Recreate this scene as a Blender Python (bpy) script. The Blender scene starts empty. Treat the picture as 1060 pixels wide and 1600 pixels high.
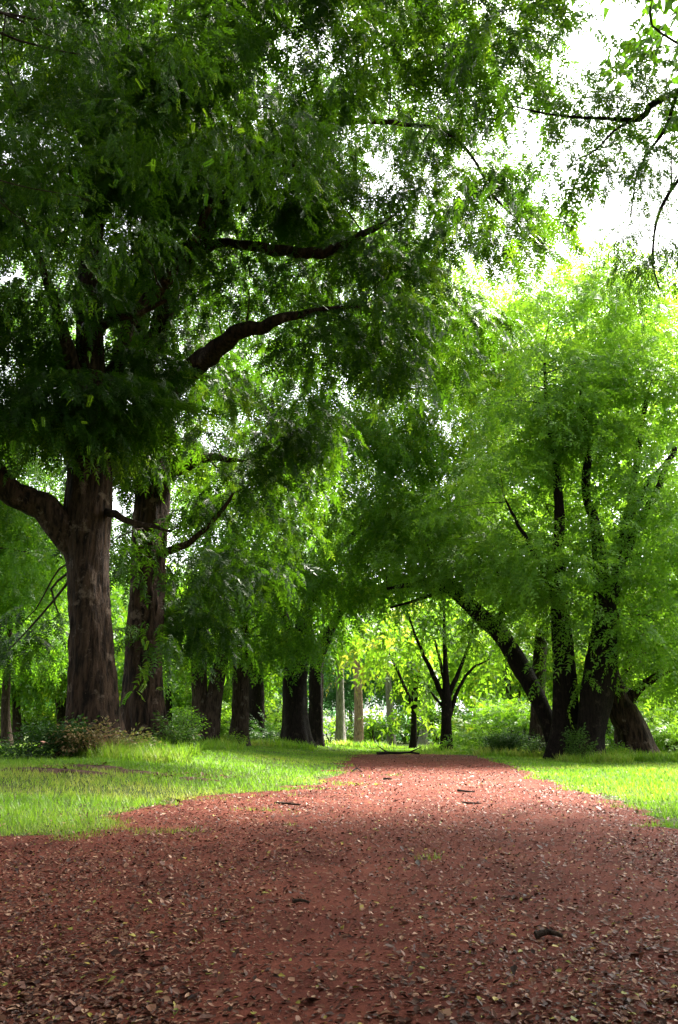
import bpy, math, random
import numpy as np

# ------------------------------------------------------------------ camera, sky, sun, exposure
SC = bpy.context.scene
COL = SC.collection
F = 1250.0                                   # focal length in pixels of the 1060 x 1600 photograph
CAM_H = 0.9
PITCH = math.atan(350.0 / F)
SUN_EL, SUN_AZ = math.radians(54), math.radians(46)     # azimuth clockwise from +Y

cam_d = bpy.data.cameras.new('camera')
cam = bpy.data.objects.new('camera', cam_d); COL.objects.link(cam)
cam.location = (0, 0, CAM_H)
cam.rotation_euler = (math.pi / 2 + PITCH, 0, 0)
cam_d.sensor_fit = 'VERTICAL'; cam_d.sensor_height = 36.0
cam_d.lens = F / 1600.0 * 36.0
cam_d.clip_start = 0.05; cam_d.clip_end = 6000
SC.camera = cam

world = bpy.data.worlds.new('World'); SC.world = world
world.use_nodes = True
wn, wl = world.node_tree.nodes, world.node_tree.links
wn.clear()
sky = wn.new('ShaderNodeTexSky'); sky.sky_type = 'NISHITA'; sky.sun_disc = False
sky.sun_elevation = SUN_EL; sky.sun_rotation = SUN_AZ
sky.air_density = 1.0; sky.dust_density = 4.0; sky.ozone_density = 1.0
wb = wn.new('ShaderNodeBackground'); wb.inputs['Strength'].default_value = 0.115
wo = wn.new('ShaderNodeOutputWorld')
hz = wn.new('ShaderNodeHueSaturation'); hz.inputs['Saturation'].default_value = .18     # thin white overcast
wl.new(sky.outputs[0], hz.inputs['Color']); wl.new(hz.outputs[0], wb.inputs[0]); wl.new(wb.outputs[0], wo.inputs[0])

sun_d = bpy.data.lights.new('sun', 'SUN'); sun_d.energy = 5.0; sun_d.angle = math.radians(12)
sun_d.color = (1.0, 0.94, 0.82)
sun = bpy.data.objects.new('sun', sun_d); COL.objects.link(sun)
# the lamp shines along its -Z: travel direction is from the sun towards the scene
sx, sy, sz = math.sin(SUN_AZ) * math.cos(SUN_EL), math.cos(SUN_AZ) * math.cos(SUN_EL), math.sin(SUN_EL)
from mathutils import Vector
sun.rotation_euler = Vector((sx, sy, sz)).to_track_quat('Z', 'Y').to_euler()

vs = SC.view_settings
SC.display_settings.display_device = 'sRGB'
vs.view_transform = 'Standard'; vs.look = 'None'; vs.gamma = 1.0; vs.use_curve_mapping = False
vs.exposure = 2.92
SC.cycles.max_bounces = 8; SC.cycles.diffuse_bounces = 5; SC.cycles.transmission_bounces = 6; SC.cycles.glossy_bounces = 2
SC.cycles.sample_clamp_indirect = 4.0
SC.cycles.use_denoising = True; SC.cycles.denoiser = 'OPENIMAGEDENOISE'; SC.cycles.denoising_prefilter = 'NONE'; SC.cycles.denoising_input_passes = 'RGB_ALBEDO_NORMAL'
SC.cycles.denoising_quality = 'HIGH'; SC.cycles.use_adaptive_sampling = False

# ------------------------------------------------------------------ helpers: picture <-> world
CP, SP = math.cos(PITCH), math.sin(PITCH)

def ray(px, py):
    xc, yc = (px - 530.0) / F, (800.0 - py) / F
    return np.array([xc, CP - yc * SP, SP + yc * CP])

def P(px, py, Y):
    d = ray(px, py)
    return np.array([0, 0, CAM_H]) + d * (Y / d[1])

def depth_t(py, Y):
    return Y / ray(530, py)[1]

def G(px, py, z=0.0):
    d = ray(px, py)
    return np.array([0, 0, CAM_H]) + d * ((z - CAM_H) / d[2])

def project(p):
    """world points (n,3) -> pixels of the 1060 x 1600 photograph"""
    q = p - np.array([0, 0, CAM_H])
    w = q[:, 1] * CP + q[:, 2] * SP
    w = np.where(w < 0.05, 0.05, w)
    return 530 + F * q[:, 0] / w, 800 - F * (-q[:, 1] * SP + q[:, 2] * CP) / w

def sstep(a, b, x):
    t = np.clip((x - a) / (b - a), 0, 1)
    return t * t * (3 - 2 * t)

# path edges, from the photograph's outline laid on the ground
LE = np.array([G(*p)[:2] for p in [(600,1173.5),(556,1176),(545,1180),(534,1195),(515,1212),(470,1230),(395,1241),(300,1246),(215,1264),(140,1292),(60,1304),(-20,1309),(-400,1322),(-1500,1345)]])
RE = np.array([G(*p)[:2] for p in [(700,1173.5),(728,1176),(742,1181),(792,1194),(860,1218),(940,1246),(1000,1270),(1062,1298),(1300,1400),(1800,1620)]])

def xl(Y): return np.interp(Y, LE[::-1, 1], LE[::-1, 0])
def xr(Y): return np.interp(Y, RE[::-1, 1], RE[::-1, 0])

def vnoise(x, y, seed=0):
    """smooth 2D value noise in 0..1"""
    xi, yi = np.floor(x).astype(np.int64), np.floor(y).astype(np.int64)
    fx, fy = x - xi, y - yi
    fx, fy = fx * fx * (3 - 2 * fx), fy * fy * (3 - 2 * fy)
    def h(a, b):
        n = (a * 374761393 + b * 668265263 + seed * 1442695041) & 0x7fffffff
        n = ((n ^ (n >> 13)) * 1274126177) & 0x7fffffff
        return ((n ^ (n >> 16)) & 0xffff) / 65535.0
    return (h(xi, yi) * (1 - fx) + h(xi + 1, yi) * fx) * (1 - fy) + (h(xi, yi + 1) * (1 - fx) + h(xi + 1, yi + 1) * fx) * fy

def terrain(x, y):
    x = np.asarray(x, float); y = np.asarray(y, float)
    yy = np.clip(y, -8, 400)
    dl = xl(yy) - x
    dr = x - xr(yy)
    z = 0.34 * sstep(0.2, 5.0, dl) * sstep(8, 17, yy) * (1 - 0.6 * sstep(60, 90, yy))
    z = z - 0.10 * sstep(0.2, 4, dr) * sstep(18, 32, yy) * (1 - sstep(60, 80, yy))
    for mx, my, mh in ((-6.7, 22.0, .14), (-6.3, 26.0, .12), (-6.9, 42, .1)):
        z = z + mh * np.exp(-((x - mx) ** 2 + (y - my) ** 2) / 5.0)
    off = np.clip(np.minimum(np.maximum(dl, dr), 1.0), 0, 1)
    z = z + off * 0.05 * (vnoise(x * .7, y * .7, 3) - .5) + 0.02 * (vnoise(x * .5 + 9, y * .5, 5) - .5)
    return z

# ------------------------------------------------------------------ helpers: meshes
def mesh_np(name, V, T=None, Q=None, attrs=None, smooth=False):
    me = bpy.data.meshes.new(name)
    V = np.ascontiguousarray(V, dtype=np.float32)
    parts = []; starts = []; n = 0
    if T is not None and len(T):
        parts.append(np.asarray(T, np.int32).ravel()); starts.append(np.arange(len(T)) * 3 + n); n += len(T) * 3
    if Q is not None and len(Q):
        parts.append(np.asarray(Q, np.int32).ravel()); starts.append(np.arange(len(Q)) * 4 + n); n += len(Q) * 4
    loops = np.concatenate(parts); ls = np.concatenate(starts).astype(np.int32)
    me.vertices.add(len(V)); me.vertices.foreach_set('co', V.ravel())
    me.loops.add(len(loops)); me.loops.foreach_set('vertex_index', loops)
    me.polygons.add(len(ls)); me.polygons.foreach_set('loop_start', ls)
    if smooth:
        me.polygons.foreach_set('use_smooth', np.ones(len(ls), dtype=bool))
    for k, a in (attrs or {}).items():
        at = me.attributes.new(k, 'FLOAT', 'POINT')
        at.data.foreach_set('value', np.ascontiguousarray(a, dtype=np.float32))
    me.update(calc_edges=True)
    return me

def link(name, me, mat, parent=None, loc=None):
    o = bpy.data.objects.new(name, me); COL.objects.link(o)
    if mat is not None and me is not None and not me.materials: me.materials.append(mat)
    if parent is not None: o.parent = parent
    if loc is not None: o.location = loc
    return o

def tag(o, label=None, cat=None, group=None, kind=None):
    for k, v in (('label', label), ('category', cat), ('group', group), ('kind', kind)):
        if v: o[k] = v
    return o

def empty(name, loc):
    o = bpy.data.objects.new(name, None); COL.objects.link(o); o.location = loc; o.empty_display_size = .3
    return o

def copy_tree(o, parent=None):
    c = o.copy(); COL.objects.link(c)
    if parent is not None: c.parent = parent
    for ch in list(o.children): copy_tree(ch, c)
    return c

def catmull(pts, step):
    """pts (n,k): smooth curve through the points, sampled about every `step` metres of the first three columns"""
    pts = np.asarray(pts, float)
    if len(pts) == 2: pts = np.array([pts[0], pts.mean(0), pts[1]])
    p = np.vstack([2 * pts[0] - pts[1], pts, 2 * pts[-1] - pts[-2]])
    out = []
    for i in range(1, len(p) - 2):
        n = max(2, int(np.linalg.norm(p[i + 1, :3] - p[i, :3]) / step))
        t = np.linspace(0, 1, n, endpoint=False)[:, None]
        out.append(.5 * (2 * p[i] + (p[i + 1] - p[i - 1]) * t + (2 * p[i - 1] - 5 * p[i] + 4 * p[i + 1] - p[i + 2]) * t ** 2 + (3 * p[i] - p[i - 1] - 3 * p[i + 1] + p[i + 2]) * t ** 3))
    out.append(p[-2:-1])
    return np.vstack(out)

def tube(path, rad, nseg, rough=0.0, flare=0.0, seed=0, cap=True, furrow=0.0):
    """skin a tube on a path (m,3): returns V, Q"""
    m = len(path)
    tg = np.gradient(path, axis=0); tg /= np.linalg.norm(tg, axis=1)[:, None] + 1e-9
    ref = np.array([1.0, 0.13, 0.05]); u = ref - tg[0] * ref.dot(tg[0])
    if np.linalg.norm(u) < .2: u = np.array([0, 1.0, 0]) - tg[0] * tg[0][1]
    u /= np.linalg.norm(u)
    s = np.concatenate([[0], np.cumsum(np.linalg.norm(np.diff(path, axis=0), axis=1))])
    th = np.linspace(0, 2 * np.pi, nseg, endpoint=False)
    V = np.empty((m, nseg, 3))
    rs = np.random.RandomState(seed)
    ph = rs.rand(6) * 6.28
    for i in range(m):
        u = u - tg[i] * u.dot(tg[i]); u /= np.linalg.norm(u); v = np.cross(tg[i], u)
        r = rad[i] * np.ones(nseg)
        if rough:
            r = r * (1 + rough * (np.sin(2 * th + ph[0] + s[i] * .5) * .6 + np.sin(3 * th + ph[1] - s[i] * .9) * .5 + np.sin(5 * th + ph[2] + s[i] * .7) * .35))
            r = r * (1 + rough * .9 * (vnoise(th * 1.6 + seed, np.full(nseg, s[i] * 1.3), seed) - .5))
        if furrow:
            a = th / (2 * np.pi)
            wob = (vnoise(a * 7 + 3, np.full(nseg, s[i] * 1.1), seed + 5) - .5) * .10
            k = max(14, int(nseg / 3.5))
            q = ((a + wob * np.sin(np.pi * a)) * k) % k
            f = vnoise(q, np.full(nseg, s[i] * 2.2), seed + 9)
            f2 = vnoise(q * 2.1, np.full(nseg, s[i] * 6.0), seed + 13)
            r = r + furrow * (np.minimum(f * 1.6, 1) - .6 + .5 * (f2 - .5))
        if flare:
            e = math.exp(-max(s[i] - .3, 0) / (.55 + rad[i] * .3))
            r = r * (1 + flare * e * (1 + .55 * np.sin(5 * th + ph[3]) + .35 * np.sin(3 * th + ph[4])))
        V[i] = path[i] + np.outer(np.cos(th) * r, u) + np.outer(np.sin(th) * r, v)
    idx = np.arange(m * nseg).reshape(m, nseg)
    a = idx[:-1]; b = idx[1:]
    Q = np.stack([a, np.roll(a, -1, 1), np.roll(b, -1, 1), b], -1).reshape(-1, 4)
    V = V.reshape(-1, 3)
    return V, Q

class Bag:
    """collects quads / tris of several tubes for one mesh"""
    def __init__(s): s.V = []; s.Q = []; s.T = []; s.n = 0
    def add(s, V, Q=None, T=None):
        s.V.append(V)
        if Q is not None: s.Q.append(Q + s.n)
        if T is not None: s.T.append(T + s.n)
        s.n += len(V)
    def mesh(s, name, origin=(0, 0, 0), smooth=True):
        return mesh_np(name, np.vstack(s.V) - np.asarray(origin), np.vstack(s.T) if s.T else None, np.vstack(s.Q) if s.Q else None, smooth=smooth)

# ------------------------------------------------------------------ materials
def new_mat(name):
    m = bpy.data.materials.new(name); m.use_nodes = True
    nt = m.node_tree; nt.nodes.clear()
    return m, nt, nt.nodes.new('ShaderNodeOutputMaterial')

def ramp(nt, stops, fac):
    r = nt.nodes.new('ShaderNodeValToRGB')
    el = r.color_ramp.elements
    while len(el) > 1: el.remove(el[-1])
    el[0].position = stops[0][0]; el[0].color = (*stops[0][1], 1)
    for p, c in stops[1:]:
        e = el.new(p); e.color = (*c, 1)
    nt.links.new(fac, r.inputs[0])
    return r.outputs[0]

def leaf_mat(name, stops, tstops, trans=0.4, rough=.45, spec=.22):
    """leaf blade: reflective side colours by tint, light through the blade by tint"""
    m, nt, out = new_mat(name)
    at = nt.nodes.new('ShaderNodeAttribute'); at.attribute_name = 'tint'
    c = ramp(nt, stops, at.outputs['Fac']); ct = ramp(nt, tstops, at.outputs['Fac'])
    b = nt.nodes.new('ShaderNodeBsdfPrincipled')
    nt.links.new(c, b.inputs['Base Color'])
    b.inputs['Roughness'].default_value = rough; b.inputs['Specular IOR Level'].default_value = spec
    t = nt.nodes.new('ShaderNodeBsdfTranslucent'); nt.links.new(ct, t.inputs[0])
    mx = nt.nodes.new('ShaderNodeMixShader'); mx.inputs[0].default_value = trans
    nt.links.new(b.outputs[0], mx.inputs[1]); nt.links.new(t.outputs[0], mx.inputs[2])
    nt.links.new(mx.outputs[0], out.inputs[0])
    return m

def bark_mat(name, dark, light, patch=None, scale=1.0):
    m, nt, out = new_mat(name)
    tc = nt.nodes.new('ShaderNodeTexCoord')
    mp = nt.nodes.new('ShaderNodeMapping'); mp.inputs['Scale'].default_value = (9 * scale, 9 * scale, 1.6 * scale)
    nt.links.new(tc.outputs['Object'], mp.inputs[0])
    n1 = nt.nodes.new('ShaderNodeTexNoise'); n1.inputs['Scale'].default_value = 1.6; n1.inputs['Detail'].default_value = 7; n1.inputs['Roughness'].default_value = .65
    nt.links.new(mp.outputs[0], n1.inputs[0])
    v = nt.nodes.new('ShaderNodeTexVoronoi'); v.feature = 'DISTANCE_TO_EDGE'; v.inputs['Scale'].default_value = 1.7
    mp2 = nt.nodes.new('ShaderNodeMapping'); mp2.inputs['Scale'].default_value = (7 * scale, 7 * scale, 2.0 * scale)
    dst = nt.nodes.new('ShaderNodeVectorMath'); dst.operation = 'ADD'
    nt.links.new(tc.outputs['Object'], mp2.inputs[0]); nt.links.new(mp2.outputs[0], dst.inputs[0]); nt.links.new(n1.outputs['Color'], dst.inputs[1])
    nt.links.new(dst.outputs[0], v.inputs[0])
    c = ramp(nt, [(.38, dark), (.64, light)], n1.outputs[0])
    if patch:
        n2 = nt.nodes.new('ShaderNodeTexNoise'); n2.inputs['Scale'].default_value = 2.3; n2.inputs['Detail'].default_value = 5; n2.inputs['Roughness'].default_value = .7
        nt.links.new(tc.outputs['Object'], n2.inputs[0])
        f = ramp(nt, [(.57, (0, 0, 0)), (.66, (1, 1, 1))], n2.outputs[0])
        mx = nt.nodes.new('ShaderNodeMix'); mx.data_type = 'RGBA'
        nt.links.new(f, mx.inputs[0]); nt.links.new(c, mx.inputs[6]); mx.inputs[7].default_value = (*patch, 1)
        c = mx.outputs[2]
    b = nt.nodes.new('ShaderNodeBsdfPrincipled'); b.inputs['Roughness'].default_value = .9; b.inputs['Specular IOR Level'].default_value = .1
    nt.links.new(c, b.inputs['Base Color'])
    sm = nt.nodes.new('ShaderNodeMath'); sm.operation = 'MINIMUM'; sm.inputs[1].default_value = .25
    nt.links.new(v.outputs['Distance'], sm.inputs[0])
    ad = nt.nodes.new('ShaderNodeMath'); ad.operation = 'MULTIPLY_ADD'; ad.inputs[1].default_value = 2.2
    nt.links.new(sm.outputs[0], ad.inputs[0]); nt.links.new(n1.outputs[0], ad.inputs[2])
    bp = nt.nodes.new('ShaderNodeBump'); bp.inputs['Strength'].default_value = .9; bp.inputs['Distance'].default_value = .04
    nt.links.new(ad.outputs[0], bp.inputs['Height']); nt.links.new(bp.outputs[0], b.inputs['Normal'])
    nt.links.new(b.outputs[0], out.inputs[0])
    return m

def ground_mat(name, stops, scale, bump=.02, rough=.95, fine=40):
    m, nt, out = new_mat(name)
    tc = nt.nodes.new('ShaderNodeTexCoord')
    n1 = nt.nodes.new('ShaderNodeTexNoise'); n1.inputs['Scale'].default_value = scale; n1.inputs['Detail'].default_value = 8; n1.inputs['Roughness'].default_value = .62
    n2 = nt.nodes.new('ShaderNodeTexNoise'); n2.inputs['Scale'].default_value = fine; n2.inputs['Detail'].default_value = 5; n2.inputs['Roughness'].default_value = .7
    nt.links.new(tc.outputs['Object'], n1.inputs[0]); nt.links.new(tc.outputs['Object'], n2.inputs[0])
    mxv = nt.nodes.new('ShaderNodeMath'); mxv.operation = 'ADD'
    h = nt.nodes.new('ShaderNodeMath'); h.operation = 'MULTIPLY'; h.inputs[1].default_value = .5
    nt.links.new(n1.outputs[0], mxv.inputs[0]); nt.links.new(n2.outputs[0], mxv.inputs[1]); nt.links.new(mxv.outputs[0], h.inputs[0])
    c = ramp(nt, stops, h.outputs[0])
    b = nt.nodes.new('ShaderNodeBsdfPrincipled'); b.inputs['Roughness'].default_value = rough; b.inputs['Specular IOR Level'].default_value = .08
    nt.links.new(c, b.inputs['Base Color'])
    bp = nt.nodes.new('ShaderNodeBump'); bp.inputs['Strength'].default_value = .8; bp.inputs['Distance'].default_value = bump
    nt.links.new(h.outputs[0], bp.inputs['Height']); nt.links.new(bp.outputs[0], b.inputs['Normal'])
    nt.links.new(b.outputs[0], out.inputs[0])
    return m

M = {}
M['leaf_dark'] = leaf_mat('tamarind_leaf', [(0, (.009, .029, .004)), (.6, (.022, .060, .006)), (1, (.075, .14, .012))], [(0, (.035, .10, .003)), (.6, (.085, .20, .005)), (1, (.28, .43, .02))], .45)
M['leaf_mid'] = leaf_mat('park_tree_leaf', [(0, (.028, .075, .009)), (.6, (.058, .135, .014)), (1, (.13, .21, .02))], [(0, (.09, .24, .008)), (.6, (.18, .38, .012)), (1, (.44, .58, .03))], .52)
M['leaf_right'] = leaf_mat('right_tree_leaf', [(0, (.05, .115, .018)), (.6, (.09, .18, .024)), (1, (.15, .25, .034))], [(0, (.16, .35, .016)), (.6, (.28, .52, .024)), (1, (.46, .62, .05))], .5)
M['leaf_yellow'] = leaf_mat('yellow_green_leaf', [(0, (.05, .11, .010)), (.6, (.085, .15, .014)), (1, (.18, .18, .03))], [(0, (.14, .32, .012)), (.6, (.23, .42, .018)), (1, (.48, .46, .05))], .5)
M['leaf_haze'] = leaf_mat('hazed_far_leaf', [(0, (.03, .085, .03)), (.6, (.05, .13, .045)), (1, (.08, .17, .055))], [(0, (.05, .18, .04)), (.6, (.09, .26, .06)), (1, (.14, .32, .08))], .4)  # distance haze put into the leaf colour as a bluish green
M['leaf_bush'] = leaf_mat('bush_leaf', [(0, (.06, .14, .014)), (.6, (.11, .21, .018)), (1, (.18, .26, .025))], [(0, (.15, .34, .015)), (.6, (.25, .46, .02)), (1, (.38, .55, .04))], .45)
M['leaf_dark_bush'] = leaf_mat('dark_bush_leaf', [(0, (.012, .032, .008)), (.6, (.024, .06, .013)), (1, (.055, .11, .02))], [(0, (.03, .08, .008)), (.6, (.05, .14, .012)), (1, (.12, .22, .02))], .3, .5, .15)  # dark green leaves of low bushes and weeds
M['leaf_dry'] = leaf_mat('dry_weed', [(0, (.07, .10, .02)), (.5, (.16, .12, .05)), (1, (.24, .13, .09))], [(0, (.1, .2, .02)), (.5, (.26, .2, .06)), (1, (.35, .2, .1))], .35)
M['leaf_frond'] = leaf_mat('fresh_leaf', [(0, (.04, .11, .008)), (1, (.12, .20, .014))], [(0, (.10, .28, .010)), (1, (.30, .48, .016))], .55)
M['grass'] = leaf_mat('grass_blade', [(0, (.06, .14, .010)), (.6, (.12, .21, .014)), (1, (.27, .28, .05))], [(0, (.14, .32, .012)), (.6, (.23, .43, .018)), (1, (.42, .46, .08))], .45, .5, .3)
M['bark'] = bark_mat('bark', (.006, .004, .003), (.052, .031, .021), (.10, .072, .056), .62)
M['bark_mid'] = bark_mat('bark_brown', (.012, .008, .006), (.055, .038, .027), (.085, .07, .055))  # mid brown bark with paler patches
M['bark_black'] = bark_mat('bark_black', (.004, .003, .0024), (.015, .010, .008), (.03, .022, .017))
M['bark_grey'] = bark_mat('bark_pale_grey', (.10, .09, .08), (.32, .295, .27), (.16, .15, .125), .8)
M['bark_orange'] = bark_mat('bark_pale_tan', (.13, .085, .06), (.38, .27, .20), (.42, .22, .13), .8)
M['twig'] = bark_mat('twig_bark', (.02, .014, .010), (.06, .042, .03))
M['soil'] = ground_mat('grass_soil', [(.35, (.022, .030, .010)), (.5, (.04, .06, .014)), (.65, (.075, .085, .025))], 1.6)
M['path'] = ground_mat('red_earth', [(.34, (.036, .009, .006)), (.48, (.082, .021, .014)), (.6, (.13, .038, .024)), (.72, (.19, .078, .056))], 1.3, .012, .9, 55)
M['dirt'] = ground_mat('brown_dirt', [(.35, (.03, .017, .012)), (.6, (.09, .05, .04))], 4)
def litter_mat():
    m, nt, out = new_mat('fallen_leaf')
    at = nt.nodes.new('ShaderNodeAttribute'); at.attribute_name = 'tint'
    c = ramp(nt, [(0, (.018, .007, .005)), (.25, (.05, .016, .010)), (.5, (.105, .038, .022)), (.7, (.19, .085, .05)), (.84, (.33, .19, .125)), (.90, (.42, .29, .21)), (.93, (.28, .20, .035)), (1, (.14, .17, .025))], at.outputs['Fac'])
    b = nt.nodes.new('ShaderNodeBsdfPrincipled'); b.inputs['Roughness'].default_value = .55; b.inputs['Specular IOR Level'].default_value = .22
    nt.links.new(c, b.inputs['Base Color']); nt.links.new(b.outputs[0], out.inputs[0])
    return m
M['litter'] = litter_mat()

# ------------------------------------------------------------------ leaf sprays
def spray_template(rs, L=.9, nleaf=10, leaf_len=.24, pairs=3, ll=.085, lw=.034, quads=False, droop=.5):
    """a drooping twig of pinnate leaves along +X. returns faces (n, 3 or 4, 3) and a tint offset per face"""
    faces = []; tint = []
    for i in range(nleaf):
        t = (i + .6) / nleaf
        p0 = np.array([L * t, 0, -droop * L * t * t * .8])
        side = 1 if i % 2 else -1
        az = side * (0.95 - .5 * t) + rs.randn() * .25
        if i == nleaf - 1: az = rs.randn() * .2
        el = -.35 - .7 * droop * t + rs.randn() * .25
        d = np.array([math.cos(az) * math.cos(el), math.sin(az) * math.cos(el), math.sin(el)])
        up = np.array([rs.randn() * .35, rs.randn() * .35, 1.0]); up -= d * up.dot(d); up /= np.linalg.norm(up)
        sd = np.cross(up, d)
        ln = leaf_len * (.75 + .5 * rs.rand())
        dt = rs.randn() * .10
        items = [(1.0, 0)] + [((k + .7) / (pairs + .6), s) for k in range(pairs) for s in (-1, 1)]
        for u, s in items:
            b = p0 + d * ln * u * .85 + np.array([0, 0, -1]) * (ln * u * u * .25)
            ang = s * (1.0 + rs.randn() * .12)
            dd = d * math.cos(ang) + sd * math.sin(ang) + np.array([0, 0, -.25]) + up * rs.randn() * .12
            dd /= np.linalg.norm(dd)
            w = np.cross(up, dd); w /= np.linalg.norm(w)
            l_, w_ = ll * (.8 + .4 * rs.rand()), lw * (.8 + .4 * rs.rand())
            if quads:
                faces.append([b, b + dd * l_ * .45 + w * w_ * .5, b + dd * l_ - np.array([0, 0, l_ * .12]), b + dd * l_ * .45 - w * w_ * .5])
            else:
                faces.append([b + w * w_ * .5, b + dd * l_, b - w * w_ * .5])
            tint.append(dt + rs.randn() * .05)
    f = np.array(faces); return f, np.array(tint)

RS = np.random.RandomState(7)
TPL = {
    'near': [spray_template(RS, .75, 9, .20, 5, .058, .025, True, .55) for _ in range(5)],
    'mid':  [spray_template(RS, .95, 9, .30, 3, .138, .064, False, .6) for _ in range(6)],
    'far':  [spray_template(RS, 1.15, 7, .38, 2, .165, .085, False, .55) for _ in range(6)],
    'wood': [spray_template(RS, 3, 6, 1.0, 1, .85, .45, False, .5) for _ in range(6)],
    'bg':   [spray_template(RS, 1.6, 6, .55, 1, .40, .21, False, .5) for _ in range(6)],
}
def area(tp):
    f = tp[0]; a = np.linalg.norm(np.cross(f[:, 1] - f[:, 0], f[:, 2] - f[:, 0]), axis=1).sum() / 2
    if f.shape[1] == 4: a += np.linalg.norm(np.cross(f[:, 2] - f[:, 0], f[:, 3] - f[:, 0]), axis=1).sum() / 2
    return a
AREA = {k: np.mean([area(t) for t in v]) for k, v in TPL.items()}

LAI = 1.75
class Crown:
    def __init__(s, seed): s.rs = np.random.RandomState(seed); s.pos = {}; s.centers = []
    def blob(s, c, r, lod, lai=2.2, tint=.45, clump=None, droop=.35, shell=.35, spread=1.0):
        """an ellipsoid of foliage: clumps of sprays"""
        rs = s.rs; c = np.asarray(c, float); r = np.asarray(r, float)
        A = math.pi * r[0] * r[2] * .5 + math.pi * r[1] * r[2] * .5
        n = int(lai * LAI * A / AREA[lod])
        rc = clump or {'near': .55, 'mid': .85, 'far': 1.25, 'bg': 2.2, 'weed': .2, 'wood': 3}[lod]
        nc = max(3, int(n / {'near': 26, 'mid': 26, 'far': 24, 'bg': 20, 'weed': 14, 'wood': 12}[lod]))
        d = rs.randn(nc, 3); d /= np.linalg.norm(d, axis=1)[:, None]
        rad = (shell + (1 - shell) * rs.rand(nc)) ** .7
        cc = c + d * rad[:, None] * r
        s.centers.append((cc, lod))
        k = rs.randint(0, nc, n)
        g = rs.randn(n, 3); g *= (np.minimum(np.linalg.norm(g, axis=1), 1.7) / (np.linalg.norm(g, axis=1) + 1e-6))[:, None]
        scale_c = .65 + .7 * rs.rand(nc)
        p = cc[k] + g * rc * np.array([.62, .62, .42]) * scale_c[k][:, None] * spread
        off = (p - cc[k]) / rc
        out = (p - c) / r
        az = np.arctan2(off[:, 1] + .5 * out[:, 1], off[:, 0] + .5 * out[:, 0]) + rs.randn(n) * .6
        pit = droop + .3 * rs.randn(n) - .25 * np.clip(off[:, 2], -1, 1)      # positive = hanging down
        ti = tint + (rs.randn(nc) * .11)[k] + rs.randn(n) * .06
        s.pos.setdefault(lod, []).append(np.column_stack([p, az, pit, rs.randn(n) * .5, .75 + .5 * rs.rand(n), ti]))
    def mesh(s, name, origin, keep=None):
        VV = []; TT = []; QQ = []; ti = []; n0 = 0; total = 0
        for lod, L in s.pos.items():
            a = np.vstack(L)
            if keep is not None: a = a[keep(a[:, :3])]
            ch = s.rs.randint(0, len(TPL[lod]), len(a))
            for t, (f, tt) in enumerate(TPL[lod]):
                b = a[ch == t]
                if not len(b): continue
                ca, sa, cp, sp_, cr, sr = np.cos(b[:, 3]), np.sin(b[:, 3]), np.cos(b[:, 4]), np.sin(b[:, 4]), np.cos(b[:, 5]), np.sin(b[:, 5])
                Z, O = np.zeros(len(b)), np.ones(len(b))
                Rz = np.stack([ca, -sa, Z, sa, ca, Z, Z, Z, O], -1).reshape(-1, 3, 3)
                Ry = np.stack([cp, Z, sp_, Z, O, Z, -sp_, Z, cp], -1).reshape(-1, 3, 3)
                Rx = np.stack([O, Z, Z, Z, cr, -sr, Z, sr, cr], -1).reshape(-1, 3, 3)
                R = Rz @ Ry @ Rx * b[:, 6][:, None, None]
                nf, nv = f.shape[:2]
                v = np.einsum('nij,kj->nki', R, f.reshape(-1, 3)) + b[:, None, :3]
                v = v.reshape(-1, 3)
                idx = np.arange(len(v)).reshape(-1, nv) + n0
                (QQ if nv == 4 else TT).append(idx)
                VV.append(v); n0 += len(v)
                ti.append(np.repeat((b[:, 7][:, None] + tt[None, :]).ravel(), nv))
                total += len(idx) * (2 if nv == 4 else 1)
        me = mesh_np(name, np.vstack(VV) - np.asarray(origin), np.vstack(TT) if TT else None, np.vstack(QQ) if QQ else None, {'tint': np.clip(np.concatenate(ti), 0, 1)})
        STAT.append((name, total))
        return me
STAT = []

# ------------------------------------------------------------------ trees
def wpath(pts):
    """[(px, py, Y, width in photo pixels)] -> rows x, y, z, radius"""
    out = []
    for px, py, Y, w in pts:
        p = P(px, py, Y)
        out.append([*p, w / 2 / F * depth_t(py, Y)])
    return np.array(out)

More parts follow.
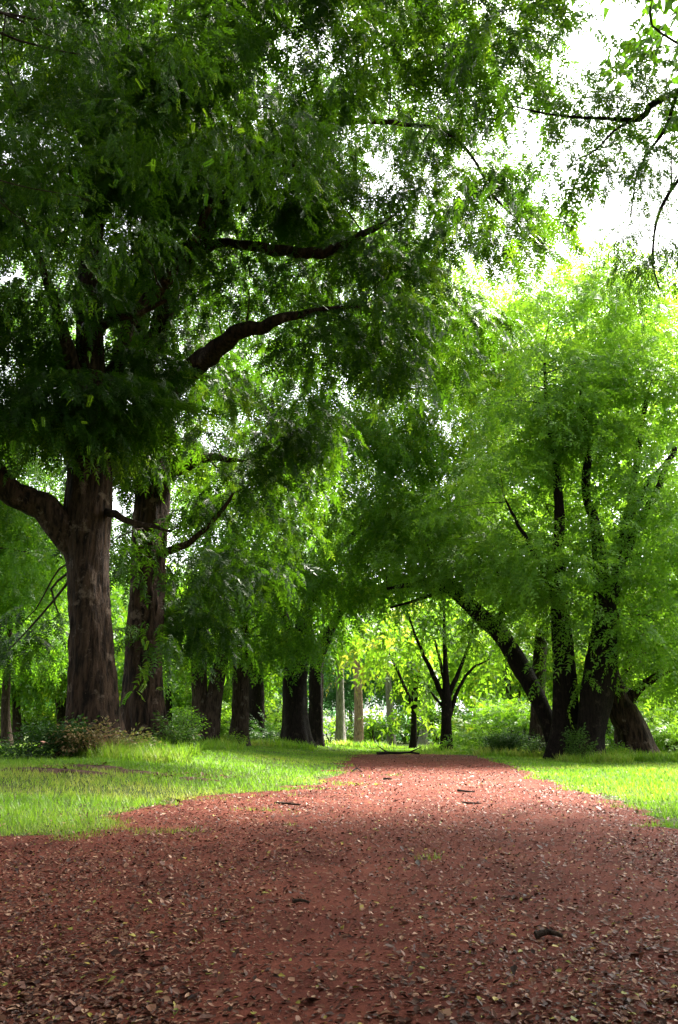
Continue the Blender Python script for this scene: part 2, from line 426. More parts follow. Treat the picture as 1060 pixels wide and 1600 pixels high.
def tree(label, trunk, limbs=(), blobs=(), mat='bark_mid', leaf='leaf_dark', seed=1, nseg=28, furrow=.02, rough=.06, flare=.35, keep=None,
         twigs=True, layers=1, droop=.35, cat='tree', group=None, name='tree', stems=(), world=False, base=None, twig_r=.03):
    """trunk / limbs / stems: picture-space polylines; the root sits on the terrain under the trunk's first point"""
    tr = trunk if world else wpath(trunk)
    x, y = tr[0, 0], tr[0, 1]
    z = float(terrain(x, y)); tr = tr.copy(); tr[0, 2] = z
    root = empty(name, (x, y, z)); o3 = np.array([x, y, z])
    tag(root, label, cat, group)
    foot = tr[0].copy(); foot[2] -= .3
    full = catmull(np.vstack([foot, tr]), .09 if nseg > 60 else .16)
    V, Q = tube(full[:, :3], full[:, 3], nseg, rough, flare, seed, furrow=furrow)
    link('trunk', mesh_np('trunk', V - o3, None, Q, smooth=True), M[mat], root)
    lines = [full[len(full) // 3:]]
    for i, st in enumerate(stems):                                   # further stems from the ground
        s = np.asarray(st) if isinstance(st, np.ndarray) else wpath(st)
        s = s.copy(); s[0, 2] = float(terrain(s[0, 0], s[0, 1]))
        f0 = s[0].copy(); f0[2] -= .3
        fu = catmull(np.vstack([f0, s]), .16)
        V, Q = tube(fu[:, :3], fu[:, 3], nseg, rough, flare, seed + 31 + i, furrow=furrow)
        link('trunk', mesh_np('trunk', V - o3, None, Q, smooth=True), M[mat], root)
        lines.append(fu[len(fu) // 3:])
    for i, lb in enumerate(limbs):
        l = np.asarray(lb) if isinstance(lb, np.ndarray) else wpath(lb)
        fu = catmull(l, .15)
        wob = np.column_stack([vnoise(np.arange(len(fu)) * .35, np.full(len(fu), j * 7.0 + i), seed) - .5 for j in range(3)])
        fu[:, :3] += wob * fu[:, 3:4] * .9 * np.linspace(0, 1, len(fu))[:, None] ** .3
        V, Q = tube(fu[:, :3], fu[:, 3], max(8, nseg // 3), rough, 0, seed + i, furrow=furrow * .5)
        link('branch', mesh_np('branch', V - o3, None, Q, smooth=True), M[mat], root)
        lines.append(fu)
    cr = Crown(seed)
    for b in blobs: cr.blob(*b[:3], **dict(dict(droop=droop), **(b[3] if len(b) > 3 else {})))
    if twigs and cr.centers:
        bag = Bag(); rs = np.random.RandomState(seed + 99)
        pts = np.vstack(lines)
        for cc, lod in cr.centers:
            for c in cc:
                d = np.linalg.norm(pts[:, :3] - c, axis=1) + .8 * np.maximum(pts[:, 2] - c[2], 0)
                j = int(np.argmin(d)); a = pts[j]
                if d[j] > 9 and rs.rand() < .5: continue
                L = np.linalg.norm(c - a[:3])
                mid = (a[:3] + c) / 2 + np.array([0, 0, .14 * L]) + rs.randn(3) * .10 * L
                q = .7 * c + .3 * mid + rs.randn(3) * .06 * L
                r0 = min(a[3] * .55, .012 + .010 * L)
                k = catmull(np.array([[*a[:3], r0], [*mid, r0 * .7], [*q, r0 * .45], [*c, r0 * .2]]), max(.35, L / 8))
                V, Q = tube(k[:, :3], k[:, 3], 5, 0, 0)
                bag.add(V, Q)
                # new wood for later clumps to grow from
                if rs.rand() < .5: pts = np.vstack([pts, k[len(k) // 3::2]])
        me = bag.mesh('twig', o3)
        tag(link('twig', me, M['twig'], root), kind='stuff')
        STAT.append(('twig', len(me.polygons) * 2))
    if cr.pos:
        c0 = tag(link('crown', cr.mesh('crown', o3, keep), M[leaf], root), kind='stuff')
        for k in range(layers - 1):                                  # inner foliage: the same mesh, a little smaller and turned
            c1 = c0.copy(); COL.objects.link(c1); c1.parent = root
            a = (.10, -.09)[k]; c1.rotation_euler = (0, 0, a); f = .97 - .03 * k; c1.scale = (f, f, f)
            c1.location = ((.5, -.4)[k], .3, (.35, .7)[k])
    return root

def E(px, py, Y, rx, rz, ry, **kw):
    """foliage ellipsoid given by its outline in the photograph, its distance and its depth radius"""
    t = depth_t(py, Y) / F
    lod = kw.pop('lod', None) or ('near' if Y < 15 else 'mid' if Y < 33 else 'far' if Y < 50 else 'bg')
    return (P(px, py, Y), (rx * t, ry, rz * t), lod, kw)

# ------------------------------------------------------------------ ground and path
def grid_axis(a, b, n, k):
    t = np.linspace(-1, 1, n); s = np.sinh(t * k) / math.sinh(k)
    return (a + b) / 2 + s * (b - a) / 2
gx = grid_axis(-2500, 2500, 241, 6.2); gy = np.concatenate([np.linspace(-400, -12, 12), np.linspace(-10, 12, 90), np.linspace(12.3, 60, 130), np.linspace(61, 140, 50), np.geomspace(145, 4000, 24)])
X, Y_ = np.meshgrid(gx, gy)
Zg = terrain(X, Y_)
I = np.arange(X.size).reshape(X.shape)
Qg = np.stack([I[:-1, :-1], I[:-1, 1:], I[1:, 1:], I[1:, :-1]], -1).reshape(-1, 4)
tag(link('ground', mesh_np('ground', np.column_stack([X.ravel(), Y_.ravel(), Zg.ravel()]), None, Qg, smooth=True), M['soil']), kind='structure',
    label='grassy park ground on both sides of the red earth path')

def edge_l(Y): return xl(Y) + (vnoise(Y * 1.1, Y * 0 + 2.5, 11) - .5) * .9 + (vnoise(Y * 4, Y * 0 + 4.5, 12) - .5) * .35
def edge_r(Y): return xr(Y) + (vnoise(Y * 1.1, Y * 0 + 6.5, 13) - .5) * .6 + (vnoise(Y * 4, Y * 0 + 8.5, 14) - .5) * .3
ys = np.concatenate([np.linspace(-12, 2, 30), np.linspace(2.1, 14, 150), np.linspace(14.1, 42.5, 190)])
u = np.linspace(0, 1, 61)
cl, cr_ = edge_l(ys), edge_r(ys)
tip = np.clip((43.5 - ys) / 3.5, 0.25, 1) ** .6
mid_ = (cl + cr_) / 2 - 1.0 * sstep(38, 43, ys)
cl2, cr2 = mid_ - (cr_ - cl) / 2 * tip, mid_ + (cr_ - cl) / 2 * tip
cl2 = np.maximum(cl2, -14); cr2 = np.minimum(cr2, 12)
PX = cl2[:, None] + (cr2 - cl2)[:, None] * u[None]; PY = np.repeat(ys[:, None], 61, 1)
PZ = terrain(PX, PY) + .012 + .018 * (vnoise(PX * 2.5, PY * 1.2, 21) - .5) * np.sin(np.pi * u)[None] ** .5 - .02 * (np.abs(u - .5)[None] > .495)
Ip = np.arange(PX.size).reshape(PX.shape)
Qp = np.stack([Ip[:-1, :-1], Ip[:-1, 1:], Ip[1:, 1:], Ip[1:, :-1]], -1).reshape(-1, 4)
tag(link('path', mesh_np('path', np.column_stack([PX.ravel(), PY.ravel(), PZ.ravel()]), None, Qp, smooth=True), M['path']), kind='structure',
    label='red earth path strewn with fallen leaves')
def on_path(x, y):
    return (x > edge_l(y)) & (x < edge_r(y)) & (y < 42)

# bare strip of soil in the grass in front of the two big trunks
db = Bag(); rs = np.random.RandomState(5)
for (px, py, rx, ry) in ((70, 1211, 1.0, .16), (150, 1207, .6, .15), (215, 1208, .5, .13), (310, 1209, .35, .10)):
    c = G(px, py, .22)
    a = np.linspace(0, 2 * np.pi, 40, endpoint=False); rr = 1 + .3 * np.sin(3 * a + px) + .2 * np.sin(7 * a + py)
    ring = [np.column_stack([c[0] + np.cos(a) * rx * rr * k, c[1] + np.sin(a) * ry * 2.2 * rr * k]) for k in (.15, .5, .8, 1)]
    V = np.vstack([np.column_stack([q, terrain(q[:, 0], q[:, 1]) + h]) for q, h in zip(ring, (.05, .045, .03, -.02))])
    i = np.arange(160).reshape(4, 40)
    Q = np.stack([i[:-1], np.roll(i[:-1], -1, 1), np.roll(i[1:], -1, 1), i[1:]], -1).reshape(-1, 4)
    db.add(V, Q)
tag(link('dirt_patch', db.mesh('dirt_patch'), M['dirt']), kind='structure', label='bare dark soil showing through the grass before the trunks')

# ------------------------------------------------------------------ grass
def grass_blades(n, rs, y0, y1, xw, hmin, hmax, name, w0=.008, pred=None, tint=.42):
    y = np.exp(rs.rand(n) * (math.log(y1) - math.log(y0)) + math.log(y0))
    x = (rs.rand(n) * 2 - 1) * (y * xw + 1.5)
    ok = pred(x, y); x, y = x[ok], y[ok]; n = len(x)
    cl = vnoise(x * 1.3, y * 1.3, 31); cf = vnoise(x * 5, y * 5, 33)
    h = (hmin + (hmax - hmin) * rs.rand(n) ** 1.6) * (.45 + .7 * cl + .5 * cf)
    w = w0 * np.maximum(1, y / 7.5) * (.7 + .6 * rs.rand(n))
    h = h * np.maximum(1, (y / 30) ** .3)
    a = rs.rand(n) * 2 * np.pi; ln = h * (.25 + .7 * rs.rand(n))
    z = terrain(x, y) - .01
    b = np.column_stack([x, y, z])
    s = np.column_stack([np.cos(a + 1.57) * w, np.sin(a + 1.57) * w, np.zeros(n)]) / 2
    t = b + np.column_stack([np.cos(a) * ln, np.sin(a) * ln, h])
    V = np.stack([b - s, b + s, t], 1).reshape(-1, 3)
    ti = np.clip(tint + .85 * (vnoise(x * .45, y * .45, 35) - .5) + .3 * (vnoise(x * 2.1, y * 2.1, 37) - .5) + rs.randn(n) * .13, 0, 1)
    me = mesh_np(name, V, np.arange(len(V)).reshape(-1, 3), None, {'tint': np.repeat(ti, 3)})
    STAT.append((name, n)); return me

def off_path(x, y):
    e = (vnoise(x * 2.2, y * 2.2, 41) - .5) * .9 + (vnoise(x * 7, y * 7, 42) - .5) * .5
    d = np.maximum(edge_l(y) - x, x - edge_r(y))
    far = y > 41.5
    bare = np.zeros(len(x), bool)
    for (px, py, rx, ry) in ((70, 1211, 1.0, .3), (215, 1208, .5, .3), (150, 1207, .6, .3)):
        c = G(px, py, .22); bare |= ((x - c[0]) / rx) ** 2 + ((y - c[1]) / ry) ** 2 < .4 + .8 * vnoise(x * 3, y * 3, 43)
    return ((d + e * .95 > 0) | far) & ~(bare & (vnoise(x * 9, y * 9, 4) > .25))
rs = np.random.RandomState(3)
g = link('grass', grass_blades(430000, rs, 5.5, 75, .62, .03, .11, 'grass', pred=off_path), M['grass'])
tag(g, 'short bright green grass on both banks of the path', 'grass', kind='stuff')
def sparse(x, y):
    d = np.maximum(edge_l(y) - x, x - edge_r(y))
    return (d < .1) & (d > -2.6) & (x < 1.5) & (vnoise(x * 1.7 + 5, y * 1.7, 45) + .25 * vnoise(x * 6, y * 6, 46) > .80 + .11 * np.maximum(-d, 0)) & (y < 20)
g = link('grass_tuft', grass_blades(160000, rs, 5.5, 20, .62, .02, .07, 'grass_tuft', pred=sparse), M['grass'])
tag(g, 'thin green weeds coming up through the leaf litter at the path edge', 'grass', kind='stuff')
def tall(x, y):
    m = np.zeros(len(x), bool)
    for px, py, Y, r in ((200, 1178, 20.5, 1.6), (300, 1165, 34, 2.2), (335, 1160, 40, 1.4), (400, 1160, 46, 2.5), (250, 1175, 24, 1.2), (450, 1160, 47, 2), (800, 1165, 40, 2.2), (930, 1185, 33, 1.6), (1010, 1185, 35, 2.2), (560, 1160, 66, 3), (690, 1165, 53, 2)):
        c = P(px, py, Y); m |= (x - c[0]) ** 2 + ((y - c[1])) ** 2 < r * r * (.3 + vnoise(x, y, 51))
    return m
g = link('tall_grass', grass_blades(500000, rs, 17, 70, .55, .12, .42, 'tall_grass', .012, pred=tall, tint=.62), M['grass'])
tag(g, 'tall seeding grass growing round the feet of the trunks', 'grass', kind='stuff')

# ------------------------------------------------------------------ leaf litter
def leaf_shape(rs, near=True):
    """one curled fallen leaf, length 1 along X"""
    w = .22 + .16 * rs.rand(); c1, c2 = rs.rand() * .22, (rs.rand() - .3) * .25
    V = np.array([[-.5, 0, .02], [-.15, w * .9, c1], [.2, w * .8, c1 * .8 + c2 * .3], [.5, 0, c2], [.2, -w * .8, c1 * .7 + c2 * .3], [-.15, -w, c1 * .9], [0, 0, .0]])
    V[:, 2] += .03
    T = np.array([[0, 6, 1], [1, 6, 2], [2, 6, 3], [3, 6, 4], [4, 6, 5], [5, 6, 0]])
    return V, T
def litter_tint(rs, n):
    t = rs.beta(1.4, 1.5, n) * .88
    k = rs.rand(n); t = np.where(k > .965, .93 + .07 * rs.rand(n), t); return t
def scatter_litter(n, y0, y1, xw, size, rs, pred, near):
    y = np.exp(rs.rand(n) * (math.log(y1) - math.log(y0)) + math.log(y0)); x = (rs.rand(n) * 2 - 1) * (y * xw + .3)
    ok = pred(x, y, rs); x, y = x[ok], y[ok]; n = len(x)
    shapes = [leaf_shape(rs) for _ in range(12)]
    s = size * (1 + .045 * np.maximum(y - 3, 0)) * np.exp(rs.randn(n) * .35); a = rs.rand(n) * 6.283; tl = rs.randn(n) * .28; rl = rs.randn(n) * .3
    ti = litter_tint(rs, n); VV = []; TT = []; tt = []; n0 = 0
    z = terrain(x, y) + .014 + .018 * (vnoise(x * 2.5, y * 1.2, 21) - .5)
    ch = rs.randint(0, 12, n)
    for k, (V, T) in enumerate(shapes):
        m = ch == k
        if not near:
            V = V[[0, 1, 3, 5]]; T = np.array([[0, 2, 1], [0, 3, 2]])
        v = V[None] * s[m][:, None, None]
        v = np.stack([v[..., 0], v[..., 1] * np.cos(rl[m])[:, None] - v[..., 2] * np.sin(rl[m])[:, None], v[..., 2] * np.cos(rl[m])[:, None] + v[..., 1] * np.sin(rl[m])[:, None]], -1)
        v = np.stack([v[..., 0] * np.cos(tl[m])[:, None] - v[..., 2] * np.sin(tl[m])[:, None], v[..., 1], v[..., 2] * np.cos(tl[m])[:, None] + v[..., 0] * np.sin(tl[m])[:, None]], -1)
        v[..., 2] -= np.minimum(v[..., 2].min(1), 0)[:, None] * .8
        ca, sa = np.cos(a[m])[:, None], np.sin(a[m])[:, None]
        v = np.stack([v[..., 0] * ca - v[..., 1] * sa + x[m][:, None], v[..., 0] * sa + v[..., 1] * ca + y[m][:, None], v[..., 2] + z[m][:, None]], -1)
        c = m.sum(); VV.append(v.reshape(-1, 3)); TT.append((T[None] + (np.arange(c) * len(V))[:, None, None] + n0).reshape(-1, 3)); n0 += c * len(V)
        tt.append(np.repeat(ti[m], len(V)))
    return np.vstack(VV), np.vstack(TT), np.concatenate(tt)
def litter_pred(x, y, rs):
    e = (vnoise(x * 2.2, y * 2.2, 61) - .5) * 1.6
    d = np.maximum(edge_l(y) - x, x - edge_r(y))
    m = d + e * .5 < .25
    c = .5 * xr(np.minimum(y, 37)) + .5 * xl(np.clip(y, 12, 37))
    dens = .38 + 1.15 * vnoise(x * .8, y * .35, 63) - .25 * vnoise(x * 3, y * 1.5, 64)
    lane = np.exp(-((x - c + .25) / .55) ** 2) + np.exp(-((x - c - 1.7) / .45) ** 2)
    dens = dens - .34 * lane * (.5 + .8 * vnoise(x * 1.5, y * .8, 66))
    dens = dens * (1 - .55 * sstep(14, 30, y))
    stray = (d < 4) & (y > 6) & (rs.rand(len(x)) < .13 * (1 - d / 4))
    return (m & (rs.rand(len(x)) < np.clip(dens, .24, 1))) | stray
rs = np.random.RandomState(17)
bags = [scatter_litter(68000, 1.4, 3.2, .62, .0195, rs, litter_pred, True), scatter_litter(205000, 3.2, 40, .60, .0195, rs, litter_pred, False)]
def dirt_pred(x, y, rs):
    c = G(150, 1209, .22); return (np.abs(y - c[1]) < 1.6) & (vnoise(x * 1.2, y * .9, 71) > .48) & (x < -2)
bags.append(scatter_litter(60000, 12, 22, .62, .03, rs, dirt_pred, False))
V = np.vstack([b[0] for b in bags]); off = np.cumsum([0] + [len(b[0]) for b in bags])
T = np.vstack([b[1] + o for b, o in zip(bags, off)])
lo = link('leaf_litter', mesh_np('leaf_litter', V, T, None, {'tint': np.concatenate([b[2] for b in bags])}), M['litter'])
STAT.append(('leaf_litter', len(T)))
tag(lo, 'brown and pinkish dead leaves carpeting the red earth path', 'leaf litter', kind='stuff')

# the largest fallen leaves, one by one
kinds = {'dry brown curled leaf lying on the red earth close to the camera': ('fallen leaves on the near path, brown', (.10, .30)),
         'pale tan dead leaf lying on the red earth close to the camera': ('fallen leaves on the near path, tan', (.66, .86)),
         'yellow green fallen leaf lying on the red earth close to the camera': ('fallen leaves on the near path, yellow green', (.93, 1.0))}
meshes = {}
for lab, (grp, (t0, t1)) in kinds.items():
    meshes[lab] = []
    for k in range(7):
        V, T = leaf_shape(rs); V = V * np.array([1, .85 + .4 * rs.rand(), 1]) + np.array([0, 0, .04])
        meshes[lab].append(mesh_np('fallen_leaf', V, T, None, {'tint': np.full(len(V), t0 + (t1 - t0) * rs.rand())}))
labs = list(kinds)
n = 0
while n < 285:
    px, py = rs.rand() * 1080 - 10, 1420 + 185 * rs.rand() ** .8
    c = G(px, py)
    lab = labs[rs.choice(3, p=[.55, .33, .12])]
    o = link('fallen_leaf', meshes[lab][rs.randint(7)], M['litter'])
    o.location = (c[0], c[1], float(terrain(c[0], c[1])) + .018)
    s = .022 + .015 * rs.rand(); o.scale = (s, s, s)
    o.rotation_euler = (rs.randn() * .2, rs.randn() * .2, rs.rand() * 6.28)
    tag(o, lab, 'leaf', kinds[lab][0]); n += 1

# ------------------------------------------------------------------ sticks on the path
def stick(name, label, pts, r, mat='bark_mid', forks=(), cat='stick', seed=0):
    pts = np.array(pts, float); base = pts[0].copy(); base[2] = float(terrain(base[0], base[1]))
    b = Bag(); k = catmull(np.column_stack([pts, np.linspace(r, r * .55, len(pts))]), .06)
    b.add(*tube(k[:, :3], k[:, 3], 10, .08, 0, seed, furrow=r * .12))
    for e in (0, -1):                                              # closed ends
        ring = b.V[0][:10] if e == 0 else b.V[0][-10:]
        b.add(np.vstack([ring, ring.mean(0)]), None, np.array([[j, (j + 1) % 10, 10] for j in range(10)]))
    for f in forks:
        f = np.array(f, float); kk = catmull(np.column_stack([f, np.linspace(r * .6, r * .2, len(f))]), .05)
        b.add(*tube(kk[:, :3], kk[:, 3], 6, .05, 0, seed + 1))
    o = link(name, b.mesh(name, base), M[mat], None, base); tag(o, label, cat); return o
def gp(px, py, h=.03):
    c = G(px, py); return [c[0], c[1], float(terrain(c[0], c[1])) + h]
stick('bark_piece', 'dark curved piece of bark on the near right of the path', [gp(838, 1474, .03), gp(858, 1473, .042), gp(880, 1475, .03)], .016, 'bark', cat='bark')
stick('stick', 'straight brown stick lying at the left edge of the leaf litter', [gp(430, 1257, .02), gp(450, 1259, .03), gp(470, 1260, .02)], .018, 'bark', seed=3)
stick('stick', 'dark twig lying beside a green weed on the path', [gp(716, 1237, .03), gp(730, 1240, .04), gp(742, 1239, .03)], .018, 'bark_black', seed=4)
stick('stick', 'thin twig lying across the middle of the path past the weed', [gp(722, 1256, .02), gp(738, 1258, .03), gp(752, 1257, .02)], .014, 'bark_black', seed=5)
stick('stick', 'short black stick on the pink far path', [gp(600, 1219, .03), gp(606, 1219.5, .04), gp(612, 1219, .03)], .025, 'bark_black', seed=6)
stick('forked_twig', 'small forked dead twig at the left edge of the far path', [gp(551, 1206, .03), gp(558, 1204, .06), gp(566, 1208, .04)], .022, 'bark_black', [[gp(558, 1204, .06), gp(554, 1203, .2)], [gp(558, 1204, .06), gp(563, 1203, .16)]], seed=7, cat='twig')
stick('stick', 'pale stick lying on the left of the near path', [gp(458, 1415, .02), gp(470, 1416, .03), gp(484, 1416, .02)], .010, 'bark_mid', seed=8)
c0 = [P(590, 1175, 40.8), P(606, 1176, 41.3), P(622, 1175, 41.2), P(640, 1176, 41.6), P(656, 1177, 41.5)]
for c in c0: c[2] = float(terrain(c[0], c[1])) + .05 + .08 * rs.rand()
stick('fallen_branch', 'long dark fallen branch lying across the far end of the path', c0, .07, 'bark_black',
      [[c0[1], c0[1] + np.array([-.5, .2, .35])], [c0[3], c0[3] + np.array([.6, -.2, .28])]], seed=9, cat='branch')

# ------------------------------------------------------------------ the avenue trees
def arch(p):
    """the open tunnel over the path stays free of foliage"""
    x, y, z = p[:, 0], p[:, 1], p[:, 2]
    yc = np.clip(y, 6, 60)
    xc = np.where(yc < 37, .5 * (np.clip(xl(yc), -6, 9) + xr(np.minimum(yc, 37))), 3.4)
    return ((x - xc) / 4.6) ** 2 + (np.maximum(z, 0) / 7.4) ** 2 + .25 * (vnoise(x, y + z, 77) - .5) > 1
D = dict
T1 = tree('huge tree, nearest of the left row, with a heavy limb leaving the left picture edge',
    [(147,1175,22,86),(146,1130,22,76),(141,1000,22,67),(138,900,22,63),(137,830,22,70),(141,750,22,66),(140,650,22,46),(141,550,22,40),(142,430,22,36),(150,300,22.5,30),(165,160,23,22),(190,20,23.5,14)],
    [wpath(q) for q in (
        [(128,880,22,40),(98,828,21.8,46),(50,785,21.5,42),(0,752,21,38),(-80,690,20,30),(-180,600,18,18)],
        [(148,650,22,30),(180,570,22.5,24),(205,500,23,20),(250,450,23,18),(300,380,22,13),(340,300,21.5,8)],
        [(160,795,22,14),(200,812,21,9),(235,822,20.5,6),(265,830,20,3)],
        [(145,520,22,22),(175,500,21.5,14),(215,490,21,9),(260,470,20.5,5)],
        [(138,640,22,26),(105,540,21,18),(70,430,20,12),(30,330,19,7)])],
    [E(20,540,22.5,120,110,3,lai=1.8), E(55,660,20,80,60,2,lai=1.3), E(150,340,23,170,90,4), E(60,200,20,240,140,4), E(330,130,20,200,150,4), E(190,640,23.5,80,110,2,lai=1.5), E(105,650,19.6,70,100,1,lai=.9), E(185,560,20.2,60,130,1,lai=1.1), E(140,440,19.8,90,80,1,lai=.9), E(30,620,20,70,100,1.2,lai=1),
     E(-170,420,20,150,330,5), E(180,-120,22,300,150,6,lai=2.6,lod='far'), E(30,980,24,60,60,2,lai=.6)],
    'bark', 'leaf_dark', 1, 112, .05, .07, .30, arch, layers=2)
T2 = tree('big mottled trunk with a leafy shoot on its face, behind the huge left trunk',
    [(226,1170,26,74),(225,1130,26,66),(226,1000,26,58),(231,880,26,52),(240,760,26,52),(236,690,26,50),(228,620,26,42),(218,540,26,32),(215,440,26.3,24),(235,330,26.5,18),(270,200,26.5,12)],
    [wpath(q) for q in (
        [(238,640,26,40),(290,585,25,34),(335,545,24,30),(385,518,23.2,24),(440,498,22.8,16),(500,485,22.6,9),(560,480,22.6,4)],
        [(226,580,26,32),(265,460,25,30),(305,390,24,27),(355,320,23.2,24),(405,265,22.8,20),(470,215,22.4,15),(540,190,22.2,11),(640,195,22,6),(690,205,22,5),(735,240,22,4),(775,310,22,3),(830,360,22,1.8)],
        [(305,395,24,16),(350,380,23.4,14),(400,385,23,15),(440,390,22.8,17),(490,398,22.6,17),(530,385,22.6,14),(600,350,22.8,7)],
        [(405,268,22.8,11),(440,255,22.4,9),(480,265,22.2,7),(520,250,22.2,4)], [(350,325,23.2,10),(365,260,22.8,8),(360,190,22.5,5),(385,120,22.5,3)],
        [(250,745,26,18),(320,716,25.3,14),(355,718,25,8),(380,720,24.8,3)],
        [(240,870,26,14),(300,845,25.3,9),(345,800,25,6),(365,770,25,3)])],
    [E(330,470,26,150,130,4), E(400,240,25.5,190,130,5), E(320,690,26,120,130,4,lai=2), E(330,900,27.5,90,110,2.5,lai=2), E(400,780,27,110,140,3), E(560,260,24,160,140,4,lai=2.6),
     E(600,420,24.5,130,120,3,lai=2), E(500,560,24.5,120,140,3), E(235,1010,24.6,30,110,.8,lai=.5,tint=.6), E(192,740,24,36,120,1.2,lai=1.6), E(190,850,29,45,70,1.5,lai=2), E(560,90,24,230,110,5,lai=2),
     E(720,190,23,100,80,3,lai=1.5), E(690,330,23.5,90,90,2.5,lai=2.0), E(770,380,23.5,90,70,2,lai=1.7), E(850,370,24,50,60,2,lai=.8), E(760,470,24,60,70,2,lai=.8), E(700,60,21,110,70,3,lai=1.0), E(820,60,20,90,70,3,lai=.8), E(640,500,22.5,100,90,2.5,lai=1.5), E(840,290,24,60,35,2,lai=.5)],
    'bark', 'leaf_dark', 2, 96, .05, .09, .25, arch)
tree('twin-stemmed tree, two dark trunks joined at the foot, in the left row',
    [(312,1160,42,32),(313,1110,42,26),(311,1040,42,24),(312,980,42,20),(318,900,42,14),(330,800,42,8)], [],
    [E(390,860,41,110,120,3,lai=1.7), E(470,720,40,130,130,3.5,lai=1.5), E(320,980,40.5,60,60,2.5,lai=1.6), E(430,560,41,130,130,3,lai=1.7), E(300,760,42,100,120,3,lai=1.5), E(380,420,40,140,120,3,lai=2.4), E(530,420,40,150,110,3,lai=2.4), E(420,640,40,120,110,3,lai=1.6)],
    'bark_mid', 'leaf_mid', 3, 36, .03, .07, .3, arch, stems=[wpath([(329,1160,42,27),(333,1110,42,24),(340,1060,42,22),(347,1030,42,20),(360,960,42,14),(400,850,42,7)])])
tree('short thick trunk with knobbly bark standing right of the twin stems', [(374,1162,44,30),(375,1110,44,25),(376,1060,44,24),(378,1000,44,20),(385,920,44,14),(420,800,44,7)], [],
    [E(440,920,43,80,90,3), E(560,740,43,130,130,3.5,lai=2,tint=.5), E(600,600,42,130,130,3.5,lai=2.0,tint=.6), E(650,440,42,110,110,3,lai=2.2,tint=.6), E(710,510,43,100,90,3,lai=2.4,tint=.7), E(390,990,43,50,40,2,lai=1.5)], 'bark_mid', 'leaf_mid', 4, 36, .03, .09, .3, arch)
tree('black trunk on a shaded green rise, half hidden by the knobbly trunk', [(400,1148,56,27),(400,1080,56,25),(398,1030,56,24),(395,970,56,18),(400,880,56,10)], [],
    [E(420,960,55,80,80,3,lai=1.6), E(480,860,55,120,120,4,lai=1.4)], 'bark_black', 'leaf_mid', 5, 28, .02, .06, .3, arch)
tree('very thick black trunk at the left mouth of the leafy arch', [(462,1168,48,44),(461,1110,48,36),(462,1060,48,36),(468,1010,48,32),(480,950,48,20),(500,880,48,12),(540,760,47,7)],
    [wpath([(466,1020,48,22),(450,980,47.5,16),(430,930,47,9)]), wpath([(480,950,48,14),(530,860,47,10),(600,790,46,6)])],
    [E(500,920,47,70,60,3), E(570,850,47,110,80,3,lai=1.6), E(650,760,46,130,100,3.5,lai=2.2,tint=.6), E(690,640,45,130,130,3.5,lai=2.2,tint=.7), E(770,540,45,90,110,3.5,lai=2,tint=.75), E(470,1000,46.5,50,35,2,lai=1.5)],
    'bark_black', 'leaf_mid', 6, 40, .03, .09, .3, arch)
tree('black tree whose thin limb arches right over the end of the path', [(493,1166,52,24),(493,1100,52,20),(495,1040,52,20),(510,1000,52,17),(530,960,52,12),(560,935,51,8),(620,925,50,5),(680,935,50,2)],
    [wpath([(495,1050,52,14),(488,1000,52,10),(480,950,52,6)]), wpath([(530,962,52,9),(545,900,51,6),(580,850,51,3)])],
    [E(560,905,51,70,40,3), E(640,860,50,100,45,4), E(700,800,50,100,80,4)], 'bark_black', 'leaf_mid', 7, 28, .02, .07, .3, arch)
tree('thin grey trunk just right of the arching black tree', [(501,1164,58,9),(501,1100,58,8),(503,1040,58,7),(506,980,58,5)], [], [E(500,960,58,40,40,2)], 'bark_mid', 'leaf_mid', 8, 16, .01, .05, .3, arch)
tree('slim dark trunk showing at the right edge of the mottled trunk', [(262,1162,60,11),(264,1100,60,10),(262,1040,60,9),(258,960,60,6)], [], [E(250,980,60,60,70,3)], 'bark_black', 'leaf_mid', 9, 16, .01, .05, .3, arch)

# right-hand clump
tree('black trunk left of the pair in the right-hand clump, branching high into pale foliage',
    [(884,1188,36,52),(884,1120,36,38),(882,1040,36,34),(876,960,36,28),(872,880,36,20),(874,800,36,15),(868,720,36,11),(855,640,36,6),(850,540,36,3)],
    [wpath([(876,960,36,16),(850,890,35.8,10),(815,830,35.5,6),(790,780,35,3)])],
    [E(895,680,34.6,80,110,1.2,lai=.6), E(850,640,37,110,120,4), E(860,880,35.2,80,60,3), E(780,800,38,100,110,4), E(880,480,38,90,90,4), E(830,920,35.5,60,50,2,lai=1.6)],
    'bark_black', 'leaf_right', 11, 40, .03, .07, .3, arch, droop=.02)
tree('widest black trunk of the right-hand clump, flaring upward under heavy foliage',
    [(922,1192,35,44),(922,1150,35,38),(929,1100,35,46),(938,1050,35,48),(945,980,35,36),(940,900,35.5,26),(930,820,36,16),(916,770,36,12),(919,700,36,11),(912,650,36,8),(905,560,36,4)],
    [wpath([(945,970,35,26),(965,880,35.5,19),(985,800,36,14),(995,720,36,10),(1010,620,36,6)]), wpath([(960,900,35.4,16),(1010,800,35.5,11),(1055,700,36,7)]), wpath([(984,810,36,9),(1010,760,36.2,7),(1040,720,36.5,4)])],
    [E(960,660,37,110,110,4), E(960,860,34.2,90,60,3), E(1030,560,37,90,130,4), E(1020,780,36,80,100,4), E(980,960,34,70,50,2.5), E(950,470,39,110,80,4,tint=.5), E(1090,900,35,80,120,4), E(930,1030,34.2,45,35,1.5,lai=1.3)],
    'bark_black', 'leaf_right', 12, 44, .03, .08, .3, arch, droop=.02)
